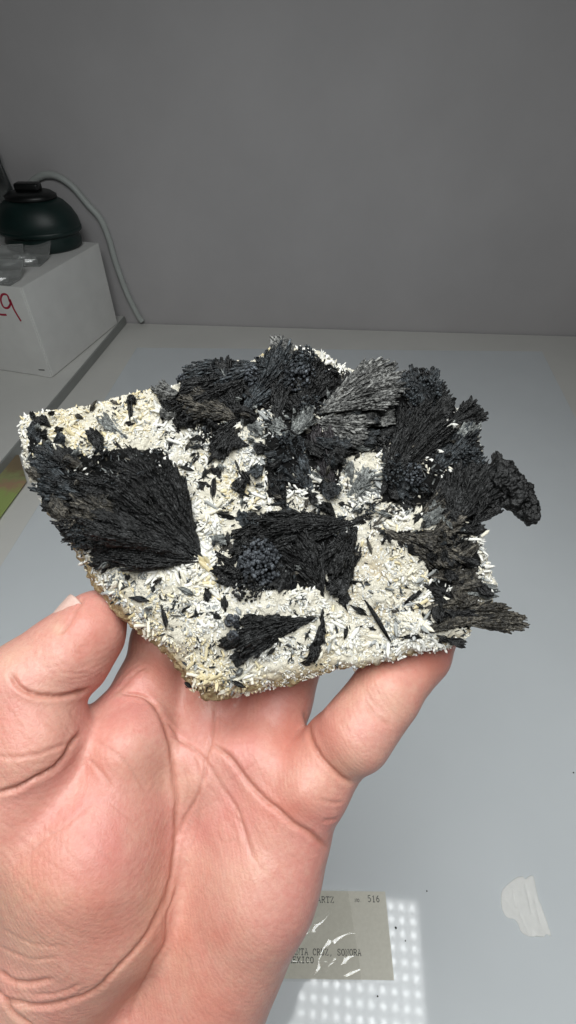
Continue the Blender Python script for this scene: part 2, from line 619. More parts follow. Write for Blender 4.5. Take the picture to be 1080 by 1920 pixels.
# side facing right is at y = -sgn*WB/2 (edge A-B); front face at x = xs (edge A-C)
ys = -sgn * WB / 2
t_ = 0.0025
boxpart('core', (xs + t_ * 1.5, xe - t_ * 1.5, ylo + t_ * 1.5, yhi - t_ * 1.5, 0.002, hb - t_ * 1.2), m_carton_in, carton, 0)
boxpart('side_panel', (xs + 0.0022, xe, min(ys, ys + sgn * t_), max(ys, ys + sgn * t_), 0.001, hb - 0.001), m_carton, carton)
y2 = sorted((ys + sgn * 0.0012, -ys))
boxpart('front_panel', (xs - 0.0006, xs + t_ - 0.0006, y2[0], y2[1], 0.0004, hb - 0.0006), m_carton, carton)
boxpart('top_panel', (xs, xe, ylo, yhi, hb - t_ + 0.0012, hb), m_carton, carton)
boxpart('bottom_flap', (xs - 0.0016, xs - 0.0006, sorted((ys + sgn * 0.004, ys + sgn * 0.025))[0], sorted((ys + sgn * 0.004, ys + sgn * 0.025))[1], 0.0004, 0.004), m_carton, carton, 0.0002)
tag(carton, 'white carton with a red handwritten number standing on the shelf board', 'box')


def ribbon(pts, width, z, close=False):
    """flat 2-D stroke: vertices and quads"""
    pts = np.asarray(pts, float); n = len(pts)
    tg = np.gradient(pts, axis=0) if n > 2 else np.repeat([pts[1] - pts[0]], 2, 0)
    tg = tg / (np.linalg.norm(tg, axis=1)[:, None] + 1e-9)
    nn = np.stack([-tg[:, 1], tg[:, 0]], 1) * width / 2
    v = np.concatenate([pts + nn, pts - nn]); v = np.column_stack([v, np.full(len(v), z)])
    f = [(i, i + n, i + n + 1, i + 1) for i in range(n - 1)]
    return v, np.array(f)


def strokes_mesh(name, strokes, width, z):
    vs, fs, k = [], [], 0
    for st in strokes:
        v, f = ribbon(st, width, z + 0.00001 * len(vs))
        vs.append(v); fs.append(f + k); k += len(v)
    return np.concatenate(vs), np.concatenate(fs)


# red number, drawn on the front panel: coordinates along uc (h) and z
def face_pt(px, py):
    d = CM[:3, :3] @ np.array([(px - 540.0) / F, (960.0 - py) / F, -1.0])
    t = ((A - CM[:3, 3]) @ ub) / (d @ ub)
    w = CM[:3, 3] + d * t
    return [(w - A) @ uc, w[2] - A[2]]


nine = smooth_line([face_pt(*p) for p in [(19, 566), (14, 553), (5, 552), (2, 562), (7, 575), (15, 577), (20, 570), (19, 561), (27, 580), (40, 602)]], 5)
two = smooth_line([face_pt(*p) for p in [(-42, 560), (-34, 547), (-22, 550), (-20, 562), (-30, 578), (-44, 592), (-34, 590), (-12, 583), (0, 589), (13, 590)]], 5)
dash = np.array([face_pt(73, 693), face_pt(84, 693.5)])
for nm, sts, wd, mt in (('red_number', [two, nine], 0.0035, m_red), ('printed_mark', [dash], 0.002, m_ink)):
    v2, f2 = strokes_mesh(nm, sts, wd, 0)
    vv = np.column_stack([np.full(len(v2), xs - 0.0009) - v2[:, 2], ys + sgn * v2[:, 0], v2[:, 1]])
    link(nm, mesh_np(nm, vv, [f2]), carton, [mt])

# lathe helper ----------------------------------------------------
TUB_H = 1.04


def lathe(profile, n=40, sx=1.0, sy=1.0):
    profile = [(r, z * TUB_H) for r, z in profile]
    bm = bmesh.new(); rings = []
    for r, z in profile:
        rings.append([bm.verts.new((sx * r * math.cos(2 * math.pi * i / n), sy * r * math.sin(2 * math.pi * i / n), z)) for i in range(n)])
    for a, b in zip(rings, rings[1:]):
        for i in range(n):
            bm.faces.new((a[i], a[(i + 1) % n], b[(i + 1) % n], b[i]))
    bm.faces.new(rings[-1]); bm.faces.new(rings[0][::-1])
    return bm


def top_of_carton(px, py):
    return ground(px, py, BH + 0.0005 + hb)


# dark green tub
tb = top_of_carton(86, 462)
edge = top_of_carton(160, 462)
R0 = abs(edge[0] - tb[0]) * 0.97
tub = empty('plastic_tub', (tb[0], tb[1], BH + hb + 0.0006), 0.05)
bm = lathe([(R0 * .88, 0), (R0 * .95, 0.004), (R0 * .97, .013), (R0 * .93, .020), (R0 * .93, .025), (R0 * 1.01, .031), (R0 * 1.03, .038), (R0 * 1.0, .048), (R0 * .90, .062), (R0 * .76, .073), (R0 * .62, .079)], 48, 1.0, .8)
link('body', bm_mesh('body', bm), tub, [m_tub], True)
bm = lathe([(R0 * .62, .0785), (R0 * .63, .084), (R0 * .52, .089), (R0 * .34, .091), (R0 * .2, .0915)], 48, 1.0, .8)
ld = link('lid', bm_mesh('lid', bm), tub, [m_lid], True)
bm = bmesh.new(); boxel(bm, -R0 * .30, R0 * .30, -.011, .011, .0905 * TUB_H, .0905 * TUB_H + .013)
bmesh.ops.bevel(bm, geom=bm.edges[:], offset=0.004, segments=3, affect='EDGES', profile=0.5)
link('grip', bm_mesh('grip', bm), ld, [m_lid], True)
bm = lathe([(R0 * .94, .0245), (R0 * 1.035, .0285), (R0 * 1.04, .033), (R0 * 1.0, .036)], 48, 1.0, .8)
link('rim', bm_mesh('rim', bm), tub, [m_tub], True)
for aa in (-2.0, -1.8, -1.62):
    bm = bmesh.new(); boxel(bm, -.006, .006, -.002, .004, -.010, .010)
    bmesh.ops.bevel(bm, geom=bm.edges[:], offset=0.0018, segments=2, affect='EDGES', profile=0.5)
    o = link('latch', bm_mesh('latch', bm), tub, [m_lid], True)
    o.location = (R0 * .93 * math.cos(aa), R0 * .82 * .8 * math.sin(aa), .061 * TUB_H); o.rotation_euler = (-0.5, 0, aa + math.pi / 2)
tag(tub, 'dark green rounded plastic tub with black lid on top of the carton', 'tub')


# clear plastic stands on the carton
def bent_strip(path, width, th):
    bm = bmesh.new(); prof = []
    pts = np.asarray(path, float); n = len(pts)
    tg = np.gradient(pts, axis=0); tg /= np.linalg.norm(tg, axis=1)[:, None]
    nn = np.stack([-tg[:, 1], tg[:, 0]], 1) * th / 2
    loop = np.concatenate([pts + nn, (pts - nn)[::-1]])
    a = [bm.verts.new((p[0], -width / 2, p[1])) for p in loop]
    b = [bm.verts.new((p[0], width / 2, p[1])) for p in loop]
    m = len(loop)
    for i in range(m):
        bm.faces.new((a[i], a[(i + 1) % m], b[(i + 1) % m], b[i]))
    for i in range(n - 1):
        j = m - 1 - i
        bm.faces.new((a[i], a[j], a[j - 1], a[i + 1])); bm.faces.new((b[i], b[i + 1], b[j - 1], b[j]))
    bmesh.ops.recalc_face_normals(bm, faces=bm.faces[:])
    bmesh.ops.bevel(bm, geom=bm.edges[:], offset=0.0004, segments=1, affect='EDGES', profile=0.5)
    return bm


for (px, py, rz, L_, lab) in ((66, 488, 0.25, .070, 'clear plastic display stand at the carton edge below the dark tub'),
                              (20, 497, 0.5, .066, 'clear plastic display stand farther left on the carton lid'),
                              (14, 524, 0.1, .056, 'clear plastic display stand nearest the red number on the carton')):
    g = top_of_carton(px, py)
    o = empty('display_stand', (g[0], g[1], BH + hb + 0.001), rz)
    bm = bent_strip(smooth_line([(-L_ * .5, .0018), (-L_ * .2, .0018), (L_ * .02, .0022), (L_ * .14, .006), (L_ * .42, .020), (L_ * .5, .0235)], 5), .048, .0034)
    link('bent_sheet', bm_mesh('bent_sheet', bm), o, [m_clear], False)
    o.rotation_euler.z = rz + 1.35
    for kx, ky, kz in ((-L_ * .44, -.004, .0075), (-L_ * .30, .012, .0085)):
        w0 = np.array([g[0], g[1], BH + hb]); hvec = (np.array([0, 0, CAM_Z]) - w0) / np.linalg.norm([0, 0, CAM_Z] - w0)
        h2 = np.array([0, -.05, PANEL_Z]) - w0; hvec = hvec + h2 / np.linalg.norm(h2)
        bm = bmesh.new(); boxel(bm, -.015, .015, -.0075, .0075, -.0014, .0014)
        bmesh.ops.bevel(bm, geom=bm.edges[:], offset=0.0007, segments=2, affect='EDGES', profile=0.5)
        lp = link('glint_strip', bm_mesh('glint_strip', bm), o, [m_clear], True)  # added strip, tilted to mirror the LED panel as a bright highlight
        qn = Vector(hvec).to_track_quat('Z', 'Y').to_matrix()
        lp.matrix_local = Matrix.Translation((kx, ky, kz)) @ (Matrix.Rotation(-(rz + 1.35), 3, 'Z') @ qn).to_4x4()
    tag(o, lab, 'display stand', 'clear display stands on the carton')


# cord along the wall
def tube(path, r, n=10):
    path = np.asarray(path, float); m = len(path)
    tg = np.gradient(path, axis=0); tg /= np.linalg.norm(tg, axis=1)[:, None]
    up = np.array([0.0, 0.3, 1.0]); v = []
    for p, t in zip(path, tg):
        a = np.cross(t, up); a /= np.linalg.norm(a) + 1e-9; b = np.cross(t, a)
        v += [p + r * (math.cos(q) * a + math.sin(q) * b) for q in np.arange(n) * 2 * math.pi / n]
    f = [(i * n + j, i * n + (j + 1) % n, (i + 1) * n + (j + 1) % n, (i + 1) * n + j) for i in range(m - 1) for j in range(n)]
    return np.array(v), np.array(f)


cpx = [(20, 420), (40, 370), (62, 340), (84, 328), (108, 331), (136, 350), (165, 384), (188, 410), (204, 448), (216, 490), (236, 545), (258, 590), (268, 606)]
cp = [on_y(px, py, WALL_Y - 0.014) for px, py in cpx]
cp[-1][2] = max(cp[-1][2], 0.008)
c0_ = cp[-1].copy()
v, f = tube(smooth_line(cp, 6) - c0_, 0.0062, 12)
o = link('power_cord', mesh_np('power_cord', v, [f]), None, [m_cord], True)
o.location = tuple(c0_)
tag(o, 'thick pale cord looping down the wall behind the carton to the table', 'cord')

# grey translucent bag at the left edge
gb = top_of_carton(18, 436)
u_, w_ = np.meshgrid(np.linspace(-1, 1, 26), np.linspace(0, 1, 26), indexing='ij')
th = u_ * math.pi
rad = 0.052 * (1 - 0.35 * w_ ** 2)
P3 = np.stack([rad * np.cos(th), rad * 0.26 * np.sin(th), 0.004 + 0.165 * w_], -1)
P3 += 0.012 * np.stack([vnoise(P3, 0.03, 3), vnoise(P3, 0.03, 4) * .5, vnoise(P3, 0.04, 5) * 0.6], -1)
P3[..., 2] = np.maximum(P3[..., 2], 0.0008)
v = P3.reshape(-1, 3); f = [(i * 26 + j, (i + 1) * 26 + j, (i + 1) * 26 + j + 1, i * 26 + j + 1) for i in range(25) for j in range(25)]
o = link('plastic_bag', mesh_np('plastic_bag', v, [f]), None, [m_bag], True)
sm = o.modifiers.new('thick', 'SOLIDIFY'); sm.thickness = 0.0004
o.location = (gb[0], tl(gb[0]) - 0.024, BH + hb + 0.001)
tag(o, 'crumpled grey translucent bag at the far left beside the dark tub', 'bag')

# printed card at the left edge
q = [ground(-90, 853, .0042), ground(36, 854, .0042), ground(50, 903, .0042), ground(-2, 974, .0042), ground(-90, 1095, .0042)]
M = Mat('brown_green_print', (0.2, 0.15, 0.1), 0.35)
gx = M.n('ShaderNodeSeparateXYZ'); M.l(M.coord('Generated'), gx.inputs[0])
nn_ = M.noise(60, 5, 0.7)
cc = M.ramp(M.math('ADD', M.math('SUBTRACT', 1.0, gx.outputs[1]), M.math('MULTIPLY', nn_, 0.25)),
            [(0.12, (0.20, 0.155, 0.10)), (0.26, (0.25, 0.19, 0.11)), (0.33, (0.30, 0.33, 0.15)), (0.40, (0.42, 0.26, 0.17)), (0.48, (0.36, 0.45, 0.15))])
M.color(cc)
pc = slab('printed_card', q, 0.0042, 0.0052, M.m)
tag(pc, 'brown and green printed card lying at the left edge behind the rock', 'card')

# ================================================================== LABEL CARD, SLEEVE, SMEAR
CZ = 0.0043
TR, BR = ground(722, 1672, CZ), ground(739, 1838, CZ)
cy_ = TR - BR; CH = np.linalg.norm(cy_); cy_ /= CH
cx_ = np.array([cy_[1], -cy_[0], 0])
CW = CH * 1.75
rot = math.atan2(cx_[1], cx_[0])
card = empty('label_card', tuple(BR - cx_ * CW), rot)
bm = bmesh.new(); boxel(bm, 0, CW, 0, CH, 0, 0.0005)
link('card_sheet', bm_mesh('card_sheet', bm), card, [m_card])
org = BR - cx_ * CW


def card_pt(px, py):
    w = ground(px, py, CZ + 0.0005) - org
    return w @ cx_, w @ cy_


# typewriter glyphs (unit cell 1 wide, 1.35 high), drawn as thin inked strokes with slab serifs
def arc(cx, cy, rx, ry, a0, a1, n=9):
    return [(cx + rx * math.cos(math.radians(a0 + (a1 - a0) * i / n)), cy + ry * math.sin(math.radians(a0 + (a1 - a0) * i / n))) for i in range(n + 1)]


GL = {
    'A': [[(.1, 0), (.5, 1.3), (.9, 0)], [(.25, .45), (.75, .45)], [(0, 0), (.25, 0)], [(.75, 0), (1, 0)], [(.3, 1.3), (.55, 1.3)]],
    'R': [[(.15, 0), (.15, 1.3)], [(0, 1.3), (.6, 1.3), (.85, 1.1), (.85, .85), (.6, .65), (.15, .65)], [(.5, .65), (.85, .05), (1, 0)], [(0, 0), (.35, 0)]],
    'T': [[(.5, 0), (.5, 1.3)], [(.05, 1.0), (.05, 1.3), (.95, 1.3), (.95, 1.0)], [(.25, 0), (.75, 0)]],
    'Z': [[(.1, 1.05), (.1, 1.3), (.9, 1.3), (.1, 0), (.9, 0), (.9, .28)]],
    'N': [[(.15, 0), (.15, 1.3), (.85, 0), (.85, 1.3)], [(0, 1.3), (.15, 1.3)], [(.65, 1.3), (1, 1.3)], [(0, 0), (.35, 0)]],
    'O': [arc(.5, .65, .42, .66, 0, 360, 14)],
    'Q': [arc(.5, .65, .42, .66, 0, 360, 14), [(.4, .15), (.6, -.2), (.9, -.15)]],
    'U': [[(.15, 1.3), (.15, .3), (.35, 0), (.65, 0), (.85, .3), (.85, 1.3)], [(0, 1.3), (.35, 1.3)], [(.65, 1.3), (1, 1.3)]],
    'S': [[(.85, 1.0), (.85, 1.25), (.5, 1.32), (.18, 1.15), (.18, .85), (.5, .66), (.85, .45), (.85, .15), (.5, -.02), (.15, .08), (.12, .35)]],
    'C': [arc(.52, .65, .42, .66, 40, 320, 12), [(.85, .9), (.85, 1.28)]],
    'E': [[(.15, 0), (.15, 1.3)], [(0, 1.3), (.9, 1.3), (.9, 1.02)], [(.15, .68), (.6, .68)], [(0, 0), (.9, 0), (.9, .28)], [(.6, .5), (.6, .86)]],
    'X': [[(.1, 0), (.9, 1.3)], [(.1, 1.3), (.9, 0)], [(0, 1.3), (.3, 1.3)], [(.7, 1.3), (1, 1.3)], [(0, 0), (.3, 0)], [(.7, 0), (1, 0)]],
    'I': [[(.5, 0), (.5, 1.3)], [(.2, 0), (.8, 0)], [(.2, 1.3), (.8, 1.3)]],
    'M': [[(.1, 0), (.1, 1.3), (.5, .5), (.9, 1.3), (.9, 0)], [(0, 0), (.25, 0)], [(.75, 0), (1, 0)]],
    '.': [[(.45, 0), (.6, .08)]],
    ',': [[(.5, .15), (.55, 0), (.4, -.25)]],
    '5': [[(.85, 1.3), (.25, 1.3), (.2, .75), (.55, .85), (.85, .6), (.85, .3), (.55, 0), (.15, .12)]],
    '1': [[(.25, 1.05), (.52, 1.3), (.52, 0)], [(.25, 0), (.8, 0)]],
    '6': [arc(.5, .38, .34, .38, 0, 360, 12), [(.17, .42), (.28, .92), (.70, 1.3)]],
}


def type_line(text, px0, px1, pyb, pyt, wd):
    """text with its first cell starting at px0 and its last ending at px1, base pyb, cap top pyt"""
    x0, y0 = card_pt(px0, pyb); x1, _ = card_pt(px1, pyb); _, y1 = card_pt(px0, pyt)
    pitch = (x1 - x0) / len(text); hh = (y1 - y0) / 1.3
    sts = []
    for i, ch in enumerate(text):
        for st in GL.get(ch, []):
            sts.append([(x0 + pitch * (i + .06 + .84 * a), y0 + hh * b + 0.00005 * random.uniform(-1, 1)) for a, b in st])
    return strokes_mesh('t', sts, wd, 0.00058)


ink = []
for args in (('QUARTZ', 578, 627, 1692, 1681, .00048), ('NO.', 665, 679, 1691, 1685.5, .00036), ('516', 689, 713, 1691, 1679, .00052),
             ('SANTA CRUZ, SONORA', 540, 678, 1790, 1778.5, .00046), ('MEXICO', 540, 589, 1805, 1794, .00046)):
    v2, f2 = type_line(*args)
    o = link('typed_text', mesh_np('typed_text', v2, [f2]), card, [m_ink])
tag(card, 'beige typed specimen label numbered 516 on the acrylic beside the hand', 'card')

# sleeve: puffy clear film over the left part of the card
nu, nv = 200, 180
SL0, SL1 = CW * 0.02, card_pt(675, 1800)[0]
yb, yt = -0.0016, CH + 0.0012
U, V = np.meshgrid(np.linspace(0, 1, nu), np.linspace(0, 1, nv), indexing='ij')
X = SL0 + (SL1 - SL0) * U
Y = yb + (yt - yb) * V
X = X - 0.006 * V * U
Z = 0.0009 + 0.0105 * (1 - U) ** 1.0 * np.sin(np.pi * np.clip(V, 0.02, 0.98)) ** 0.35 * np.clip((1 - U) * 40, 0.1, 1)
Z = 0.0012 + ((SL1 - X) * 0.12 + (CH - Y) * 0.10) * np.clip(np.minimum(V, 1 - V) * 5 + 0.08, 0, 1)
def wrinkle(pts, wd):
    """a flattened crest along a line: the film lies level there, tilted everywhere else"""
    global Z
    ln = np.array([card_pt(*p) for p in pts]); ln = smooth_line(ln, 5)
    d, t = poly_dist(X, Y, [tuple(p) for p in ln])
    wv_ = wd * (0.35 + 0.65 * np.sin(np.pi * np.clip(t, 0.03, 0.97)) ** .5)
    m_ = 1 / (1 + np.exp((d - wv_) / (wd * .22)))
    zc = Z0 + 0
    i_ = [np.unravel_index(np.argmin((X - p[0]) ** 2 + (Y - p[1]) ** 2), X.shape) for p in ln]
    zl = np.array([Z0[i] for i in i_]); lev = zl.mean() + 0.25 * (zl - zl.mean())
    zt = np.interp(t * (len(ln) - 1), np.arange(len(ln)), lev)
    Z = Z * (1 - m_) + (zt + .0003) * m_
Z0 = Z.copy()
wrinkle([(552, 1776), (572, 1757), (588, 1740), (606, 1728), (618, 1714)], .0023)
wrinkle([(676, 1753), (655, 1752), (632, 1760), (610, 1778), (599, 1800), (596, 1818), (588, 1831)], .0024)
wrinkle([(668, 1792), (652, 1797), (640, 1808)], .0017)
wrinkle([(674, 1818), (655, 1828), (645, 1833)], .0012)
wrinkle([(630, 1797), (618, 1810), (611, 1822)], .0006)
pz = np.stack([X, Y, X * 0], -1)
Z = Z + 0.00022 * fbm(pz, 0.016, 2, 9)
v = np.stack([X, Y, np.maximum(Z, 0.0008)], -1).reshape(-1, 3)
f = [(i * nv + j, (i + 1) * nv + j, (i + 1) * nv + j + 1, i * nv + j + 1) for i in range(nu - 1) for j in range(nv - 1)]
slv = link('plastic_sleeve', mesh_np('plastic_sleeve', v, [f]), None, [m_film], True)
slv.location = card.location; slv.rotation_euler = card.rotation_euler
tag(slv, 'wrinkled clear plastic sleeve half covering the typed label', 'sleeve')

# dried white smear on the acrylic
out = [(941, 1706), (939, 1689), (944, 1665), (967, 1647), (979, 1643), (985, 1647), (997, 1641), (1003, 1653), (1009, 1683), (1018, 1707), (1027, 1733), (1033, 1755), (1024, 1751), (1018, 1757), (991, 1755), (976, 1745), (967, 1727), (950, 1719)]
gp = np.array([ground(x, y, .0042) for x, y in out])
c0 = gp.mean(0)
ln = smooth_line(np.vstack([gp, gp[:1]])[:, :2] - c0[:2], 5)[:-1]
ln = ln + 0.0004 * np.stack([vnoise(np.column_stack([ln, ln[:, 0] * 0]), .003, 5), vnoise(np.column_stack([ln, ln[:, 0] * 0]), .003, 6)], 1)
n = 44
gx_, gy_ = np.meshgrid(np.linspace(ln[:, 0].min(), ln[:, 0].max(), n), np.linspace(ln[:, 1].min(), ln[:, 1].max(), n), indexing='ij')
def inside(px, py, poly):
    r = np.zeros(px.shape, bool); m = len(poly)
    for i in range(m):
        x1, y1 = poly[i]; x2, y2 = poly[(i + 1) % m]
        cnd = ((y1 > py) != (y2 > py)) & (px < (x2 - x1) * (py - y1) / (y2 - y1 + 1e-15) + x1)
        r ^= cnd
    return r
hx = 1.2e-3 * 0.5
xs_ = np.arange(ln[:, 0].min() - .002, ln[:, 0].max() + .002, hx); ys_ = np.arange(ln[:, 1].min() - .002, ln[:, 1].max() + .002, hx)
zs_ = np.arange(-0.0012, 0.003, hx)
GX, GY, GZ = np.meshgrid(xs_, ys_, zs_, indexing='ij')
d2, _ = poly_dist(GX[:, :, 0], GY[:, :, 0], [tuple(p) for p in np.vstack([ln, ln[:1]])])
d2 = np.where(inside(GX[:, :, 0], GY[:, :, 0], ln), -d2, d2)
GRV = []
for sl in ([(962, 1672), (966, 1700)], [(985, 1660), (996, 1712)], [(1003, 1690), (1012, 1730)], [(975, 1715), (990, 1750)]):
    s2 = np.array([ground(x, y, .0042) - c0 for x, y in sl])[:, :2]
    ds, _ = poly_dist(GX[:, :, 0], GY[:, :, 0], [tuple(p) for p in s2])
    GRV.append(ds)
# dabs run up the smear
t_top = 0.0010 + 0.00045 * vnoise(np.stack([GX[:, :, 0] * 1.0, GY[:, :, 0] * 0.25, GX[:, :, 0] * 0], -1), 0.0045, 8) + 0.0002 * vnoise(np.stack([GX[:, :, 0], GY[:, :, 0], GX[:, :, 0] * 0], -1), 0.002, 2)
for ds in GRV: t_top = t_top - 0.0009 * np.exp(-(ds / .0007) ** 2)
ff = np.maximum(d2[:, :, None] * 0.7, GZ - np.clip(t_top, .0005, 1)[:, :, None])
ff = np.maximum(ff, -GZ - 0.0002)
v, Q = surface_nets(ff, (xs_[0], ys_[0], zs_[0]), hx)
v = relax(v, Q, 2)
o = link('dried_smear', mesh_np('dried_smear', v, [Q]), None, [plain('dried_white_paste', (0.90, 0.90, 0.875), 0.7, 0.04, 120, 0.25)], True)
o.location = (c0[0], c0[1], 0.0041)
tag(o, 'dried white smear of paste stuck on the acrylic at lower right', 'smear')

# tiny dark crumbs fallen from the rock
for (x, y, r, lab) in ((1075, 1449, .0007, 'tiny dark crumb alone near the right edge of the acrylic'), (800, 1671, .0006, 'tiny dark crumb above the mirrored lamp grid'),
                       (742, 1740, .0008, 'tiny dark crumb just right of the typed label'), (760, 1764, .0005, 'tiny dark crumb in the middle of the mirrored lamp grid'),
                       (708, 1868, .0006, 'tiny dark crumb below the typed label near its corner')):
    g = ground(x, y, .0041)
    bm = bmesh.new(); bmesh.ops.create_icosphere(bm, subdivisions=2, radius=r)
    for vv in bm.verts:
        vv.co *= random.uniform(.7, 1.2)
    o = link('crumb', bm_mesh('crumb', bm), None, [K_BLACK]); o.location = (g[0], g[1], .0041 + r * .7)
    tag(o, lab, 'crumb', 'dark crumbs on the acrylic')

# ================================================================== MINERAL SPECIMEN (all in a local frame, millimetres)
TILT = math.radians(13)
RO = ray(520, 985, 0.152) * 1000.0
RU = np.array([1.0, 0, 0]); RN = np.array([0, math.sin(TILT), math.cos(TILT)]); RV = np.cross(RN, RU)


def R2(px, py, w=0.0):
    d = np.array([(px - 540.0) / F, (960.0 - py) / F, -1.0])
    t = ((RO + RN * w) @ RN) / (d @ RN)
    p = d * t - RO
    return np.array([p @ RU, p @ RV])


rock = bpy.data.objects.new('mineral_specimen', None); COL.objects.link(rock)
rock.empty_display_size = 0.02
RM = np.eye(4); RM[:3, :3] = CM[:3, :3] @ np.stack([RU, RV, RN], 1); RM[:3, 3] = to_world(RO / 1000.0)
rock.matrix_world = Matrix([list(r) for r in RM])
tag(rock, 'pale rock slab covered in black feathery mineral fans, held up in the hand', 'rock')

OUTL = [(38, 778), (75, 765), (130, 758), (200, 742), (255, 725), (300, 718), (345, 705), (390, 690), (430, 683), (478, 667), (510, 645), (545, 645), (600, 655), (640, 685), (690, 700),
        (735, 712), (775, 735), (840, 752), (880, 765), (900, 790), (905, 830), (900, 870), (895, 930), (890, 985), (905, 1010), (922, 1060), (938, 1095), (930, 1130), (890, 1150), (893, 1190), (872, 1212), (845, 1222), (790, 1230),
        (730, 1240), (680, 1252), (630, 1258), (590, 1272), (540, 1290), (480, 1303), (430, 1316), (400, 1324), (365, 1316), (343, 1300), (332, 1270), (305, 1238), (270, 1210), (238, 1188),
        (213, 1166), (188, 1130), (160, 1100), (143, 1075), (128, 1045), (108, 1010), (92, 980), (73, 950), (63, 920), (48, 890), (37, 860), (39, 820)]
OUT2 = np.array([R2(*p) for p in OUTL])
ring = [tuple(p) for p in np.vstack([OUT2, OUT2[:1]])]


def hfront(u, v):
    """height of the pale matrix above the specimen's mean plane"""
    p = np.stack([np.asarray(u, float), np.asarray(v, float), np.zeros_like(np.asarray(u, float))], -1)
    return 2.6 * vnoise(p, 26, 51) + 1.3 * vnoise(p, 10, 52) + 0.55 * vnoise(p, 4.2, 53)


def rimdrop(u, v, inn):
    uu, vv = np.asarray(u, float), np.asarray(v, float)
    c = RO + uu[..., None] * RU + vv[..., None] * RV
    x, y = 540 + F * c[..., 0] / -c[..., 2], 960 - F * c[..., 1] / -c[..., 2]
    d, _ = poly_dist(x, y, [(128, 1045), (160, 1100), (213, 1166), (270, 1210), (332, 1270), (365, 1316), (430, 1316)])
    ll = np.exp(-(d / 60) ** 2)
    return 3.0 * np.exp(-inn / 2.4) + ll * 6.0 * np.exp(-inn / 4.0)


rv = 0.95
lo = np.array([OUT2[:, 0].min() - 4, OUT2[:, 1].min() - 4, -32.0]); hi = np.array([OUT2[:, 0].max() + 4, OUT2[:, 1].max() + 4, 8.0])
ax3 = [np.arange(lo[i], hi[i], rv) for i in range(3)]
U2, V2 = np.meshgrid(ax3[0], ax3[1], indexing='ij')
pd, _ = poly_dist(U2, V2, ring)
pd = np.where(inside(U2, V2, OUT2), -pd, pd)
pd = pd + 0.9 * vnoise(np.stack([U2, V2, U2 * 0], -1), 5, 60) * 0.8 + 0.4 * vnoise(np.stack([U2, V2, U2 * 0], -1), 2.2, 61)
hf2 = hfront(U2, V2)
W1 = ax3[2][None, None, :]
# lower-left flank bevels outward (the tan rind one sees below the crystals)
flank = np.array([[math.cos(math.radians(a)), math.sin(math.radians(a))] for a in (215,)])[0]
side_d = U2 * flank[0] + V2 * flank[1]
inn = np.clip(-pd, 0, 60)
rd_ = rimdrop(U2, V2, inn)
back = 7.0 + 15.0 * (1 - np.exp(-inn / 11.0))
f1 = W1 - (hf2 - rd_)[:, :, None]
f2 = -W1 - back[:, :, None]
ff = np.maximum(np.maximum(f1, f2), pd[:, :, None] + 0.12 * np.maximum(0, -W1 - 4) - 0.05 * 0)
v, Q = surface_nets(ff.astype(float), lo, rv)
v = relax(v, Q, 2)
n_v = vert_normals(v, Q)
v, Q = subdivide(v, Q, 1); n_v = vert_normals(v, Q)
v = v + n_v * (0.55 * vnoise(v, 2.4, 70) + 0.42 * vnoise(v, 1.2, 71) + .28 * vnoise(v, .7, 72))[:, None]


def local_pix(p):
    c = RO + np.outer(p[:, 0], RU) + np.outer(p[:, 1], RV) + np.outer(p[:, 2], RN)
    return 540 + F * c[:, 0] / -c[:, 2], 960 - F * c[:, 1] / -c[:, 2]


sx_, sy_ = local_pix(v)
dd, _ = poly_dist(sx_, sy_, [(120, 1040), (150, 1085), (200, 1150), (250, 1198), (320, 1255), (345, 1300), (400, 1324), (480, 1305), (600, 1272)])
stain = np.exp(-(dd / 36) ** 2) + np.clip((-v[:, 2] - 2.0) / 2.0, 0, 1) * 0.9
stain = np.clip(stain + 0.35 * vnoise(v, 5, 73) * (stain > .1), 0, 1)
me = mesh_np('matrix', v / 1000, [Q]); point_attr(me, 'stain', stain)
mtx = link('matrix', me, rock, [m_matrix], True)

# zones where black mineral covers nearly everything
ZONES = [[(60, 840), (110, 860), (200, 855), (300, 835), (345, 900), (378, 1040), (280, 1070), (190, 1058), (120, 1000), (75, 930)],
         [(310, 770), (345, 715), (480, 675), (560, 655), (620, 690), (740, 710), (800, 700), (850, 750), (880, 800), (850, 830), (905, 860), (940, 930), (900, 1000), (840, 1000), (780, 950), (715, 940), (720, 830), (690, 845), (645, 860), (635, 925), (560, 915), (500, 935), (495, 800), (440, 790), (420, 850), (340, 790)],
         [(455, 1015), (500, 955), (670, 980), (665, 1095), (600, 1105), (445, 1110)],
         [(710, 990), (880, 1005), (905, 1050), (890, 1110), (890, 1180), (830, 1175), (810, 1110), (800, 1060)],
         [(58, 820), (90, 805), (115, 860), (110, 900), (60, 900)]]
ZP = [np.array([R2(*p) for p in z]) for z in ZONES]


def in_zone(u, v):
    r = np.zeros(np.shape(u), bool)
    for z in ZP: r |= inside(u, v, z)
    return r


zn = in_zone(v[:, 0] + .8 * vnoise(v, 3, 7), v[:, 1] + .8 * vnoise(v, 3, 8)) & (v[:, 2] > hfront(v[:, 0], v[:, 1]) - 2.5)
point_attr(me, 'dark_mineral', zn.astype(float))
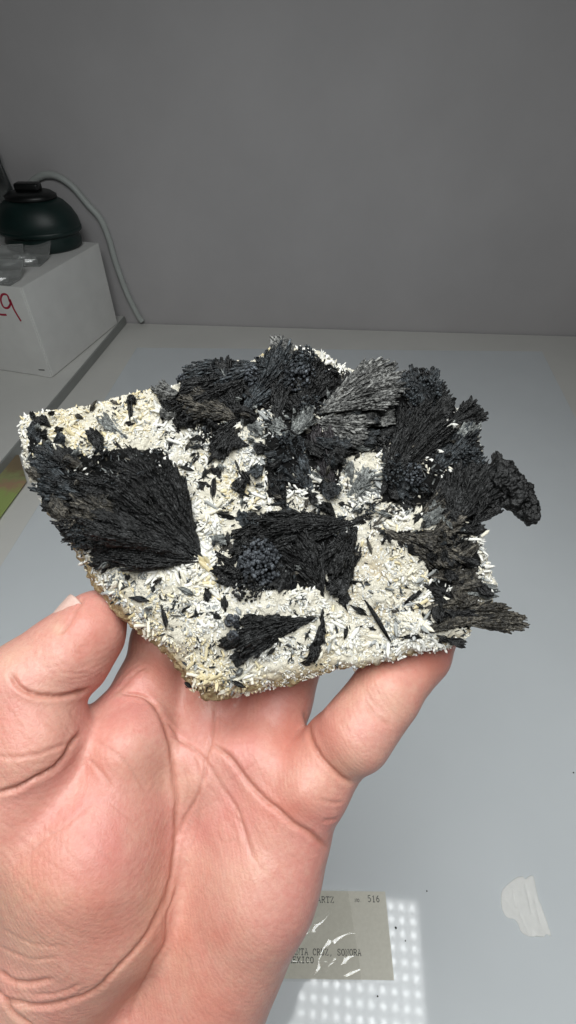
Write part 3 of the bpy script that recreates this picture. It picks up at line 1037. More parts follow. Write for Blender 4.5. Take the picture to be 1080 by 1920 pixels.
# ---------------------------------------------------------------- black fans
# (apex px, py, tip px, py, half angle deg, lift deg, layers, material, label)
G, B_, K, BR_, SV, PU = K_GREY, K_BLUE, K_BLACK, K_BROWN, K_SILVER, K_PURPLE
FANS = [
    # big left spray
    (250, 990, 140, 950, 17, 24, 4, BR_, None), (270, 1040, 165, 1015, 14, 26, 4, K, None), (215, 1000, 130, 1005, 20, 22, 3, B_, None), (290, 905, 200, 850, 24, 20, 3, K, None), (235, 1060, 165, 1040, 20, 14, 3, K, None), (120, 960, 75, 930, 26, 14, 3, K, None), (160, 1010, 112, 985, 26, 14, 3, K, None),
    (380, 1048, 296, 868, 11, 21, 6, K, None), (379, 1050, 232, 890, 11, 12, 5, K, None), (372, 1045, 195, 935, 9, 5, 5, K, None), (377, 1052, 165, 990, 10, 21, 6, K, None), (376, 1054, 200, 1058, 8, 14, 5, K, None),
    (345, 920, 130, 880, 13, 9, 4, K, None), (330, 945, 92, 930, 11, 9, 4, K, None), (300, 880, 225, 832, 20, 14, 3, K, None), (240, 985, 100, 1000, 13, 10, 4, K, None),
    (260, 1030, 120, 985, 12, 14, 4, BR_, None), (190, 940, 60, 880, 20, 10, 4, B_, None),
    (130, 880, 66, 850, 25, 12, 3, B_, None), (250, 830, 188, 788, 12, 14, 2, SV, None), (100, 806, 78, 784, 25, 12, 2, K, None), (84, 838, 62, 800, 20, 12, 2, B_, None),
    (140, 930, 75, 905, 24, 10, 3, B_, None),
    # upper middle
    (430, 760, 355, 780, 16, 18, 4, K, None), (470, 745, 400, 700, 26, 18, 4, K, None), (500, 770, 470, 720, 24, 16, 3, K, None), (580, 740, 560, 665, 24, 18, 4, B_, None), (610, 760, 650, 700, 18, 14, 3, K, None), (575, 800, 545, 740, 22, 18, 4, K, None), (660, 800, 745, 770, 18, 14, 4, G, None), (690, 850, 745, 800, 20, 12, 3, K, None),
    (500, 705, 318, 765, 14, 13, 5, K, None), (520, 690, 345, 715, 12, 10, 4, B_, None), (447, 788, 342, 752, 20, 14, 5, BR_, None), (447, 786, 396, 690, 30, 10, 4, K, None),
    (446, 790, 556, 672, 15, 17, 5, B_, None), (452, 782, 410, 852, 22, 12, 4, K, None), (446, 782, 497, 826, 14, 15, 2, SV, None), (430, 815, 398, 862, 24, 10, 3, K, None),
    (545, 740, 470, 690, 25, 14, 4, B_, None), (520, 800, 527, 690, 15, 14, 4, K, None), (330, 800, 318, 730, 20, 12, 3, K, None), (360, 830, 330, 790, 18, 8, 2, K, None),
    (535, 712, 531, 640, 20, 26, 3, G, None), (560, 780, 612, 690, 22, 12, 4, K, None),
    # big frosted fan right of the middle
    (592, 778, 742, 708, 19, 19, 7, G, 'large grey frosted feather fan'), (585, 790, 700, 800, 16, 12, 5, G, None), (600, 800, 690, 835, 13, 15, 3, G, None),
    (640, 830, 700, 838, 14, 14, 2, SV, None),
    # dark wedge in the centre and blue neighbours
    (622, 930, 588, 796, 19, 15, 5, PU, 'purplish black wedge of fine needles'), (588, 930, 530, 812, 15, 14, 5, B_, None), (515, 938, 508, 800, 9, 10, 4, K, None), (560, 860, 492, 858, 18, 9, 3, B_, None),
    (540, 830, 590, 770, 20, 16, 3, SV, None), (550, 820, 500, 800, 22, 18, 2, SV, None),
    # right side
    (760, 860, 800, 790, 20, 22, 4, K, None), (820, 790, 838, 745, 28, 14, 3, K, None), (850, 870, 895, 825, 22, 14, 4, K, None), (800, 960, 850, 900, 20, 16, 4, K, None), (880, 990, 925, 930, 24, 18, 4, K, None), (860, 990, 905, 1000, 20, 12, 3, K, None), (745, 830, 775, 760, 20, 18, 4, K, None), (560, 905, 505, 880, 22, 12, 3, B_, None),
    (712, 932, 808, 762, 16, 18, 6, K, None), (735, 925, 742, 835, 14, 20, 4, G, None), (775, 905, 745, 850, 10, 20, 3, G, None), (790, 790, 790, 690, 26, 12, 5, B_, None), (770, 790, 850, 735, 25, 8, 4, K, None),
    (838, 800, 905, 765, 24, 10, 4, K, None), (820, 850, 905, 810, 14, 8, 3, SV, None), (790, 905, 882, 806, 13, 13, 4, B_, None), (760, 940, 800, 880, 26, 14, 4, B_, None), (840, 905, 908, 850, 26, 12, 5, B_, None),
    (925, 905, 934, 845, 12, 18, 4, K, None), (835, 1005, 888, 872, 22, 17, 6, K, None), (845, 960, 935, 905, 26, 14, 5, K, None), (868, 940, 950, 925, 18, 15, 6, K, None),
    (780, 975, 850, 925, 18, 12, 3, BR_, None), (720, 960, 800, 945, 14, 10, 3, BR_, None),
    (540, 965, 503, 885, 15, 14, 4, K, None), (470, 880, 440, 930, 16, 12, 3, K, None), (500, 860, 470, 900, 18, 12, 3, B_, None), (415, 905, 402, 870, 16, 12, 3, K, None), (450, 985, 425, 1005, 22, 10, 3, K, None), (470, 840, 430, 830, 20, 12, 3, K, None), (700, 1000, 740, 1020, 20, 10, 3, BR_, None), (520, 975, 545, 915, 20, 10, 3, B_, None), (700, 985, 760, 940, 14, 12, 3, BR_, None), (640, 985, 700, 960, 14, 8, 3, K, None), (585, 960, 640, 975, 12, 8, 3, K, None),
    # silver spray between
    (652, 932, 698, 878, 34, 14, 2, SV, 'small silver grey fan of flat blades'), (770, 1000, 830, 950, 18, 12, 2, SV, None),
    # lower middle
    (600, 1010, 480, 1000, 18, 18, 4, K, None), (620, 1060, 560, 1090, 24, 14, 4, K, None), (560, 1040, 470, 1090, 18, 12, 4, K, None), (665, 1050, 640, 1000, 24, 12, 3, K, None),
    (674, 980, 470, 990, 12, 15, 6, K, None), (664, 985, 455, 1028, 9, 10, 5, K, None), (607, 1120, 558, 1000, 21, 16, 6, K, None), (650, 1112, 650, 985, 17, 14, 6, K, None), (520, 955, 436, 1055, 18, 12, 5, K, None),
    (560, 1000, 500, 1105, 24, 12, 5, K, None), (672, 984, 610, 1085, 20, 14, 5, K, None), (640, 1085, 722, 1098, 5, 6, 2, K, None),
    (594, 1158, 425, 1192, 14, 15, 7, K, 'black feather fan with blue grey knobs on its broad end'), (470, 1210, 405, 1185, 26, 8, 3, K, None), (470, 1220, 435, 1245, 25, 8, 3, K, None),
    (605, 1140, 600, 1250, 8, 10, 4, K, None),
    (410, 1000, 432, 1040, 20, 8, 3, BR_, None), (385, 1010, 432, 1010, 15, 10, 2, SV, None), (400, 1030, 430, 1075, 22, 8, 3, K, None),
    # right lower
    (750, 1000, 850, 1020, 14, 18, 4, BR_, None), (810, 1060, 870, 1050, 22, 14, 3, K, None), (840, 1110, 905, 1075, 22, 14, 3, BR_, None), (830, 1140, 900, 1160, 18, 14, 3, K, None), (850, 1150, 960, 1140, 9, 12, 4, BR_, None),
    (702, 986, 862, 1046, 12, 14, 6, BR_, None), (720, 990, 830, 1075, 9, 9, 4, K, None), (800, 1080, 880, 1075, 16, 12, 3, BR_, None), (820, 1060, 900, 1010, 18, 12, 4, BR_, None), (790, 1095, 850, 1110, 20, 8, 3, K, None),
    (790, 1140, 905, 1130, 10, 12, 4, BR_, None), (830, 1165, 990, 1158, 9, 9, 7, BR_, 'long brownish bundle sticking out past the right edge'), (752, 1202, 884, 1148, 5, 10, 4, BR_, None), (830, 1195, 885, 1212, 12, 6, 3, K, None), (850, 1000, 912, 1002, 10, 8, 3, K, None),
    (860, 1110, 935, 1095, 18, 6, 3, SV, None),
]


def fan_mesh(ax, ay, tx, ty, half, lift, layers, seed):
    rg = np.random.default_rng(seed)
    a = R2(ax, ay); t = R2(tx, ty)
    L = np.linalg.norm(t - a) * 1.02; th0 = math.atan2(*(t - a)[::-1]); half = math.radians(half) * 1.14; lift = math.radians(lift) * rg.uniform(.85, 1.25)
    h0 = float(hfront(a[0], a[1])) - 0.2
    width = 2 * half * L
    # ragged rim: groups of needles end together
    ncl = max(4, int(width / 1.7))
    solid = layers >= 7
    cr = rg.uniform(.93 if solid else .84, 1.02, ncl + 4); cp_ = rg.uniform(0, 1, ncl + 4)
    bend = rg.normal(0, .10)
    ldg = rg.uniform(.45, .8)

    def rim_r(ph):
        x = (ph / half + 1) / 2 * ncl + 0.5
        i = np.clip(np.floor(x).astype(int), 0, ncl + 2); f = x - np.floor(x)
        tooth = 1 - 0.12 * (np.abs(f - .5) * 2) ** 2
        return L * cr[i] * tooth * (1 - 0.22 * np.clip(np.abs(ph) / half, 0, 1.2) ** 2.5)

    def top_z(r, ph):
        x = np.clip(ph / half, -1.15, 1.15)
        dome = np.cos(x * 1.22) ** .7
        q = r / L
        z = h0 + .15 + r * np.sin(lift * (.16 + .84 * dome)) * (1 - .20 * q)
        pn = np.stack([ph * L * 1.0 + 31 * seed, r * .16, r * 0], -1)
        z = z + (.55 * vnoise(pn, 1.15, seed) + .85 * vnoise(pn, 3.0, seed + 3)) * np.clip(q * 2.2, .15, 1)
        # clefts between the lobes of the fan
        cl_ = np.abs(vnoise(np.stack([ph * L + 13 * seed, r * .10, r * 0 + 3], -1), 3.6, seed + 21))
        z = z - (.6 if solid else 1.7) * np.exp(-(cl_ / .10) ** 2) * np.clip((q - .22) * 3, 0, 1) * np.clip(L / 20, .2, 1.1)
        # overlapping scales: a saw-tooth along the needles, out of step from row to row
        row = np.floor(ph * L / .62 + .5 * vnoise(pn, 2.0, seed + 2))
        sh = (r / (1.15 + .5 * np.sin(row * 12.9)) + row * .37 + .6 * vnoise(pn, 2.5, seed + 4)) % 1.0
        z = z + .34 * (sh - .5) * np.clip(q * 1.8, .1, 1)
        # a step where a lower tier of needles ends
        lev = .5 + .5 * vnoise(np.stack([ph * L, r * .35, r * 0 + 7], -1), 3.2, seed + 5)
        z = z - (.7 if solid else 1.5) * np.clip((q - ldg - .25 * (lev - .5)) * 9, 0, 1) * np.clip(L / 22, .25, 1) * (lev > .42)
        cx_ = np.stack([r * np.cos(ph), r * np.sin(ph), r * 0 + seed], -1)
        return z + (.34 * vnoise(cx_, .9, seed + 9) + .2 * vnoise(cx_, .5, seed + 11)) * np.clip(q * 1.6, .2, 1)

    def xy(r, ph):
        an = th0 + ph * (1 + .10 * r / L) + bend * (r / L) ** 2
        return a[0] + r * np.cos(an), a[1] + r * np.sin(an)

    nr = int(np.clip(L / .43, 10, 70)); na = int(np.clip(width / .47, 8, 52))
    q1, p1 = np.meshgrid(np.linspace(.02, 1, nr), np.linspace(-1, 1, na) * half, indexing='ij')
    p1 = p1 + rg.normal(0, .12 * half / na * 2, p1.shape)
    r1 = q1 * rim_r(p1) * .97
    z1 = top_z(r1, p1)
    x1, y1 = xy(r1, p1)
    thick = np.where(q1 < .55, 2.2, 1.3) * np.clip(L / 16, .5, 1.2)
    top = np.stack([x1, y1, z1], -1).reshape(-1, 3)
    bot = np.stack([x1, y1, np.minimum(z1 - .5, z1 - thick * (1.05 - .6 * q1))], -1).reshape(-1, 3)
    nt = nr * na
    I, J = np.meshgrid(np.arange(nr - 1), np.arange(na - 1), indexing='ij'); k = (I * na + J).ravel()
    cf = [np.stack([k, k + na, k + na + 1, k + 1], 1), np.stack([nt + k, nt + k + 1, nt + k + na + 1, nt + k + na], 1)]
    rim = np.array(list(range(na)) + [i * na + na - 1 for i in range(1, nr)] + [(nr - 1) * na + j for j in range(na - 2, -1, -1)] + [i * na for i in range(nr - 2, 0, -1)])
    nx = np.roll(rim, -1)
    cf.append(np.stack([rim, nx, nx + nt, rim + nt], 1))
    # loose scales and barbs lying on it like the barbs of a feather
    area = half * L * L
    N = int(np.clip(area * (1.6 + .12 * layers), 26, 1200))
    ph = (rg.random(N) * 2 - 1) * half * 1.02
    rr = rim_r(ph)
    qs = rg.random(N) ** .62
    ln = np.clip(rg.lognormal(.32, .42, N), .6, 3.6) * np.clip(L / 18, .45, 1.15)
    s0 = np.clip(np.minimum(qs * rr - ln * .45, rr * 1.0 - ln), .01, None)
    wid = rg.uniform(.16, .42, N) * np.clip(L / 16, .7, 1.1)
    ja = rg.normal(0, .085, N); rise = rg.uniform(-.06, .17, N) * ln
    V = np.zeros((N, 3, 4, 3)); roll = rg.random(N) * 3
    for kk, (tt_, ws) in enumerate(((0, .5), (.5, 1.0), (1.0, .62))):
        r = s0 + ln * tt_
        pj = ph + ja * ln * tt_ / np.maximum(s0, 2.0)
        x, y = xy(r, pj)
        z = top_z(np.minimum(s0 + .5 * ln, rr), ph) + (r - s0 - .5 * ln) * np.sin(lift * .6) + .02 + rise * (tt_ - .35)
        ang_ = th0 + pj
        for e in range(4):
            g = roll + e * math.pi / 2; w = wid * ws
            V[:, kk, e, 0] = x - np.sin(ang_) * np.cos(g) * w
            V[:, kk, e, 1] = y + np.cos(ang_) * np.cos(g) * w
            V[:, kk, e, 2] = z + np.sin(g) * w
    off = 2 * nt; base = (np.arange(N) * 12)[:, None] + off
    for kk in range(2):
        for e in range(4):
            cf.append(base + np.array([kk * 4 + e, kk * 4 + (e + 1) % 4, kk * 4 + 4 + (e + 1) % 4, kk * 4 + 4 + e]))
    cf.append(base + np.array([8, 9, 10, 11]))
    vs = np.concatenate([top, bot, V.reshape(-1, 3)])
    return mesh_np('crystal_fan', vs / 1000, cf), (a, th0, L, half)


_r = np.random.default_rng(64)
_aim = [(378, 1045, 1), (560, 820, -1), (640, 985, 1), (760, 960, -1), (80, 850, -1)]
for z_, num, mats_ in ((0, 14, (K, K, K, BR_)), (1, 40, (K, K, B_, B_, G, K)), (2, 26, (K, K, K, B_)), (3, 13, (K, BR_, BR_, K)), (4, 2, (K, B_))):
    zz = np.array(ZONES[z_], float); k_ = 0
    while k_ < num:
        x_, y_ = _r.uniform(zz[:, 0].min(), zz[:, 0].max()), _r.uniform(zz[:, 1].min(), zz[:, 1].max())
        if not inside(np.array([x_]), np.array([y_]), zz)[0]: continue
        if z_ == 0 and x_ > 250: continue
        ax_0, ay_0, sg = _aim[z_]
        an = math.atan2(y_ - ay_0, x_ - ax_0) + _r.normal(0, .55)
        l_ = _r.uniform(32, 74)
        tx_, ty_ = x_ + l_ * math.cos(an), y_ + l_ * math.sin(an)
        if not inside(np.array([tx_]), np.array([ty_]), np.array(OUTL, float))[0]: continue
        FANS.append((x_, y_, tx_, ty_, _r.uniform(12, 25), _r.uniform(14, 40), 3, mats_[_r.integers(len(mats_))], None)); k_ += 1
SECT = []
for i, (ax, ay, tx, ty, half, lift, layers, mt, lab) in enumerate(FANS):
    me, sec = fan_mesh(ax, ay, tx, ty, half, lift, layers, 100 + i)
    o = link('crystal_fan', me, rock, [mt])
    if lab: o['label'] = lab
    SECT.append(sec)

# single black blades lying in the pale crystals (both ends pointed)
BLADES = [((679, 1112), (741, 1214), 1.3, K), ((655, 1132), (696, 1156), 1.5, K), ((756, 1136), (801, 1099), 1.4, K), ((790, 1145), (822, 1177), .9, K), ((402, 885), (399, 942), 1.5, K), ((452, 880), (472, 914), 1.7, K),
          ((424, 909), (474, 934), 1.0, K), ((392, 962), (451, 972), 1.6, K), ((426, 992), (427, 1028), 1.2, K), ((560, 1243), (596, 1237), 1.6, K), ((652, 1170), (646, 1202), 1.1, K), ((422, 1112), (425, 1152), 1.7, K), ((303, 1130), (314, 1185), 1.2, K),
          ((386, 1100), (392, 1135), 1.8, K), ((398, 1152), (420, 1160), 1.4, K), ((352, 1160), (392, 1148), .9, K), ((340, 1150), (360, 1135), .9, K), ((430, 1275), (465, 1292), 1.1, K), ((345, 1278), (362, 1290), 1.1, K), ((245, 740), (248, 800), 1.7, K),
          ((238, 742), (255, 760), 2.6, K), ((170, 775), (182, 748), 1.4, BR_), ((205, 752), (228, 762), .9, BR_), ((142, 780), (160, 788), 1.3, BR_), ((105, 815), (128, 806), 1.5, K), ((230, 800), (262, 796), 1.4, K), ((290, 738), (322, 728), 1.4, K),
          ((300, 760), (304, 790), 1.4, K), ((316, 740), (312, 775), 1.3, K), ((360, 815), (385, 825), 1.3, K), ((395, 790), (412, 805), 1.5, K), ((352, 822), (378, 818), 1.4, K), ((385, 870), (408, 845), 1.3, K), ((240, 1075), (238, 1090), 1.2, K),
          ((205, 1060), (190, 1078), 1.2, K), ((285, 1095), (292, 1115), 1.1, B_), ((330, 1100), (372, 1120), 1.6, SV), ((238, 1120), (285, 1128), 1.5, B_), ((515, 632), (520, 672), 1.5, K), ((560, 690), (600, 712), 1.6, K), ((612, 700), (640, 712), 1.4, K),
          ((560, 930), (600, 925), 1.6, K), ((690, 950), (720, 935), 1.2, BR_), ((810, 1120), (850, 1135), 1.3, K), ((880, 1085), (912, 1098), 1.8, K), ((690, 1175), (712, 1182), 1.0, K), ((640, 1120), (655, 1150), 1.0, K), ((745, 1195), (800, 1196), 1.2, K),
          ((500, 945), (545, 940), 1.3, B_), ((455, 900), (440, 860), 1.3, K), ((365, 900), (400, 915), 1.6, K), ((330, 870), (365, 880), 1.5, K), ((690, 1005), (700, 1040), 1.1, BR_), ((60, 770), (75, 800), 1.8, K), ((880, 760), (905, 770), 1.8, K),
          ((820, 1190), (850, 1205), 1.6, K), ((350, 760), (372, 742), 1.6, B_), ((338, 715), (362, 708), 2.0, B_), ((376, 705), (396, 698), 1.8, SV)]


def bundle_mesh(p, q, wd, seed):
    rg = np.random.default_rng(seed)
    a, b = R2(*p), R2(*q); L = np.linalg.norm(b - a); th = math.atan2(*(b - a)[::-1])
    ux = np.array([math.cos(th), math.sin(th)]); uy = np.array([-ux[1], ux[0]])
    wd = wd * 0.62
    N = 26
    vs, fs = [], []
    tilt = rg.uniform(0.03, 0.18)
    for i in range(N):
        c = rg.normal(0, .40) * wd; z0 = abs(rg.normal(0, .55)) * wd
        s0 = rg.uniform(0, .35) * L + abs(c) / wd * .15 * L; s1 = L * (1 - rg.uniform(0, .32)) - abs(c) / wd * .2 * L
        if s1 < s0 + .2 * L: continue
        w = rg.uniform(.16, .32) * max(.7, wd)
        k0 = len(vs); g0 = rg.random() * 3
        for k, (t, ws) in enumerate(((0, .3), (.35, 1), (.7, .95), (1, .2))):
            s_ = s0 + (s1 - s0) * t
            pinch = math.sin(math.pi * min(max(s_ / L, .04), .96)) ** .6
            xy = a + ux * s_ + uy * c * pinch
            hz = float(hfront(*a)) * (1 - s_ / L) + float(hfront(*b)) * s_ / L + .05 + z0 * pinch + s_ * tilt * .35
            for e in range(4):
                g = g0 + e * math.pi / 2
                o_ = uy * math.cos(g) * w * ws
                vs.append((xy[0] + o_[0], xy[1] + o_[1], hz + math.sin(g) * w * ws))
        for k in range(3):
            for e in range(4):
                fs.append((k0 + k * 4 + e, k0 + k * 4 + (e + 1) % 4, k0 + (k + 1) * 4 + (e + 1) % 4, k0 + (k + 1) * 4 + e))
        fs.append((k0 + 12, k0 + 13, k0 + 14, k0 + 15)); fs.append((k0 + 3, k0 + 2, k0 + 1, k0))
    return mesh_np('black_blade', np.array(vs) / 1000, [np.array(fs)])


for i, (p, q, wd, mt) in enumerate(BLADES):
    link('black_blade', bundle_mesh(p, q, wd, 900 + i), rock, [mt])

rg = np.random.default_rng(31)
BM = [bundle_mesh((520, 985), (520 + l_, 985), w_, 1500 + i) for i, (l_, w_) in enumerate([(14, .8), (20, 1.0), (26, 1.1), (18, 1.5), (30, 1.3), (22, .8), (34, 1.2), (16, 1.2)])]
BMM = []
for m0 in BM:
    for mt in (K, K, B_, BR_, SV):
        m1 = m0.copy(); m1.materials.append(mt); BMM.append(m1)
o0 = R2(520, 985); h00 = float(hfront(*o0))
nb = 0
for _ in range(4000):
    if nb >= 190: break
    p = np.array([rg.uniform(OUT2[:, 0].min(), OUT2[:, 0].max()), rg.uniform(OUT2[:, 1].min(), OUT2[:, 1].max())])
    if not inside(p[0:1], p[1:2], OUT2)[0]: continue
    if poly_dist(p[0:1], p[1:2], ring)[0][0] < 4: continue
    z_ = bool(in_zone(p[0:1], p[1:2])[0]); x_, y_ = [float(q[0]) for q in local_pix(np.array([[p[0], p[1], 0.]]))]
    pr = .75 if z_ else (.42 if (380 < x_ < 520 and y_ < 1100) or (x_ > 640 and 860 < y_ < 1010) or x_ > 790 or (300 < x_ < 420 and y_ < 900) else .12)
    if x_ < 420 and y_ > 1060: pr = .07
    if rg.random() > pr: continue
    o = bpy.data.objects.new('black_blade', BMM[rg.integers(len(BMM))]); COL.objects.link(o); o.parent = rock
    an = rg.uniform(0, 2 * math.pi); el = rg.uniform(0, .7 if z_ else .3); sc = rg.uniform(.7, 1.25)
    Rm = Matrix.Rotation(an, 4, 'Z') @ Matrix.Rotation(-el, 4, 'Y') @ Matrix.Scale(sc, 4)
    hz = float(hfront(p[0], p[1])) + (rg.uniform(.3, 2.5) if z_ else rg.uniform(-.1, .4))
    o.matrix_local = Matrix.Translation((p[0] / 1000, p[1] / 1000, hz / 1000)) @ Rm @ Matrix.Translation((-o0[0] / 1000, -o0[1] / 1000, -(h00) / 1000))
    nb += 1

# glossy black lump hanging out at the far right
def lump_mesh(pts, seed):
    lo_ = np.array([min(p[0] - p[3] for p in pts), min(p[1] - p[3] for p in pts), min(p[2] - p[3] for p in pts)]) - 2
    hi_ = np.array([max(p[0] + p[3] for p in pts), max(p[1] + p[3] for p in pts), max(p[2] + p[3] for p in pts)]) + 2
    gx3 = [np.arange(lo_[i], hi_[i], .42) for i in range(3)]
    A_, B2_, C_ = np.meshgrid(*gx3, indexing='ij'); f_ = np.full(A_.shape, 50.0)
    for x, y, z, r in pts:
        d_ = np.sqrt((A_ - x) ** 2 + (B2_ - y) ** 2 + (C_ - z) ** 2) - r
        h_ = np.clip(.5 + .5 * (f_ - d_) / 2.0, 0, 1); f_ = f_ + (d_ - f_) * h_ - 2.0 * h_ * (1 - h_)
    v_, q_ = surface_nets(f_, lo_, .42)
    v_, q_ = subdivide(v_, q_, 1); n_2 = vert_normals(v_, q_)
    st = v_ * np.array([1, .4, 1]) @ np.array([[.8, .6, 0], [-.6, .8, 0], [0, 0, 1]])
    v_ = v_ + n_2 * (1.5 * vnoise(st, 3.0, seed) + .9 * vnoise(st, 1.3, seed + 1) + .45 * vnoise(v_, .8, seed + 2) + .3 * vnoise(v_, .4, seed + 3))[:, None]
    return mesh_np('crystal_lump', v_ / 1000, [q_])


def lump(lst, seed, mt, lab=None):
    pts = []
    for px, py, z, r in lst:
        u_ = R2(px, py); pts.append((u_[0], u_[1], float(hfront(*u_)) + z, r))
    o = link('crystal_lump', lump_mesh(pts, seed), rock, [mt])
    if lab: o['label'] = lab


lump([(905, 905, 1, 5), (930, 905, 1.5, 5.2), (955, 925, 1.5, 5), (975, 945, 1, 4.0), (984, 968, .5, 3.0)], 410, K, 'glossy black lump hooking out at the far right tip')

for k_ in range(46):
    x_, y_, ln_, wd_, mt = [(rg.uniform(640, 715), rg.uniform(845, 935), rg.uniform(18, 40), rg.uniform(.8, 1.5), (SV, SV, SV, BR_)[k_ % 4]), (rg.uniform(560, 840), rg.uniform(930, 1000), rg.uniform(16, 44), rg.uniform(.8, 1.5), (K, BR_, SV, B_)[k_ % 4]),
                            (rg.uniform(310, 410), rg.uniform(780, 900), rg.uniform(16, 38), rg.uniform(.8, 1.4), (K, K, B_, BR_)[k_ % 4])][k_ % 3]
    an = math.atan2(y_ - 935, x_ - 650) + rg.normal(0, .4) if k_ % 3 == 0 else rg.uniform(0, 6.28)
    link('black_blade', bundle_mesh((x_, y_), (x_ + ln_ * math.cos(an), y_ + ln_ * math.sin(an)), wd_, 2000 + k_), rock, [mt])

# rounded blue-grey knob clusters -----------------------------------
bm = bmesh.new(); bmesh.ops.create_icosphere(bm, subdivisions=2, radius=1.0)
ICO_V = np.array([vv.co[:] for vv in bm.verts]); ICO_F = np.array([[x.index for x in ff_.verts] for ff_ in bm.faces]); bm.free()


def knobs(cx, cy, rx, ry, n, rad, lift, seed, mt_):
    rg = np.random.default_rng(seed)
    c = R2(cx, cy); e = R2(cx + rx, cy + ry) - c; e = np.abs(e)
    vs, fs = [], []
    n = int(n * (7.5 if mt_ is K_KNOB else 6.0)); rad = rad * (.40 if mt_ is K_KNOB else .34)
    for i in range(n):
        for _ in range(20):
            q = rg.uniform(-1, 1, 2)
            if q @ q < 1: break
        r = rad * rg.uniform(.6, 1.25)
        z = float(hfront(c[0], c[1])) + lift * math.sqrt(max(0.05, 1 - q @ q)) + rg.normal(0, .65)
        P = ICO_V * r * np.array([1, 1, .9])
        P = P * (1 + 0.32 * vnoise(ICO_V + i * 3.1, .7, seed)[:, None] + 0.16 * vnoise(ICO_V + i * 5, .35, seed + 1)[:, None])
        vs.append(P + np.array([c[0] + q[0] * e[0], c[1] + q[1] * e[1], z])); fs.append(ICO_F + i * len(ICO_V))
    return mesh_np('knob_cluster', np.concatenate(vs) / 1000, [np.concatenate(fs)])


for i, (args, mt, lab) in enumerate([((487, 1058, 42, 52, 46, 1.35, 6.5), K_KNOB, 'blue grey cluster of rounded knobs'), ((465, 1100, 30, 30, 16, 1.3, 4.5), K, None), ((440, 1165, 13, 12, 7, 1.3, 6.0), K_KNOB, None), ((442, 1192, 11, 10, 6, 1.2, 7.0), K_KNOB, None),
                              ((570, 690, 26, 30, 24, 1.2, 4.0), B_, None), ((555, 715, 40, 26, 22, 1.1, 4.5), K_KNOB, None), ((475, 715, 18, 22, 14, 1.0, 5.5), K_KNOB, None), ((790, 745, 40, 28, 26, 1.2, 4.5), B_, None), ((785, 712, 30, 20, 18, 1.3, 3.5), K, None),
                              ((875, 870, 30, 24, 22, 1.1, 4.5), B_, None), ((735, 890, 22, 28, 18, 1.1, 6.0), B_, None), ((770, 895, 20, 22, 14, 1.0, 5.0), K_KNOB, None),
                              ((360, 700, 16, 14, 10, 1.1, 2.5), B_, None), ((345, 715, 12, 10, 7, 1.1, 2.5), K_KNOB, None), ((175, 1010, 46, 30, 26, .9, 6.5), K, None), ((150, 975, 40, 26, 22, .9, 5.5), BR_, None), ((545, 840, 26, 24, 18, .8, 5.0), B_, None), ((690, 955, 18, 14, 12, .9, 2.0), B_, None),
                              ((580, 770, 30, 24, 16, .9, 4.0), B_, None)]):
    o = link('knob_cluster', knobs(*args, 300 + i, mt), rock, [mt], True)
    if lab: o['label'] = lab

# pale crystals ------------------------------------------------------
hexa = [(math.cos(k * math.pi / 3), math.sin(k * math.pi / 3)) for k in range(6)]
TV = np.array([(x * .8, y * .8, 0.0) for x, y in hexa] + [(x, y, .70) for x, y in hexa] + [(0.15, 0.05, 1.0)])
TQ = np.array([(k, (k + 1) % 6, 6 + (k + 1) % 6, 6 + k) for k in range(6)])
TT = np.array([(6 + k, 6 + (k + 1) % 6, 12) for k in range(6)])


def sector_inside(p):
    hit = np.zeros(len(p), bool)
    for a, th0, L, half in SECT:
        d = p - a; r = np.hypot(d[:, 0], d[:, 1])
        an = (np.arctan2(d[:, 1], d[:, 0]) - th0 + math.pi) % (2 * math.pi) - math.pi
        hit |= (r < 0.80 * L) & (np.abs(an) < half * .9) & (r > .10 * L)
    return hit


def scatter(n, rg):
    p = np.column_stack([rg.uniform(OUT2[:, 0].min(), OUT2[:, 0].max(), n), rg.uniform(OUT2[:, 1].min(), OUT2[:, 1].max(), n)])
    p = p[inside(p[:, 0], p[:, 1], OUT2)]
    d, _ = poly_dist(p[:, 0], p[:, 1], ring)
    return p, d


rg = np.random.default_rng(42)
P, de = scatter(84000, rg)
keep = (~sector_inside(P) | (rg.random(len(P)) < .04)) & (~in_zone(P[:, 0], P[:, 1]) | (rg.random(len(P)) < .17 + .3 * vnoise(np.column_stack([P, P[:, 0] * 0]), 5, 99)))
_x, _y = local_pix(np.column_stack([P, P[:, 0] * 0]))
_d, _ = poly_dist(_x, _y, [(108, 1030), (150, 1095), (200, 1155), (250, 1203), (320, 1262), (345, 1305), (400, 1330)])
keep &= (_d > 30 + 12 * vnoise(np.column_stack([P, P[:, 0] * 0]), 4, 98)) | (rg.random(len(P)) < .10)
P, de = P[keep], de[keep]
pt_ = vnoise(np.column_stack([P, P[:, 0] * 0]), 4.5, 192) + .5 * vnoise(np.column_stack([P, P[:, 0] * 0]), 2.0, 193)
kp_ = (pt_ < .32) | (rg.random(len(P)) < .30)
P, de = P[kp_], de[kp_]
n = len(P)
loc3 = np.column_stack([P, P[:, 0] * 0])
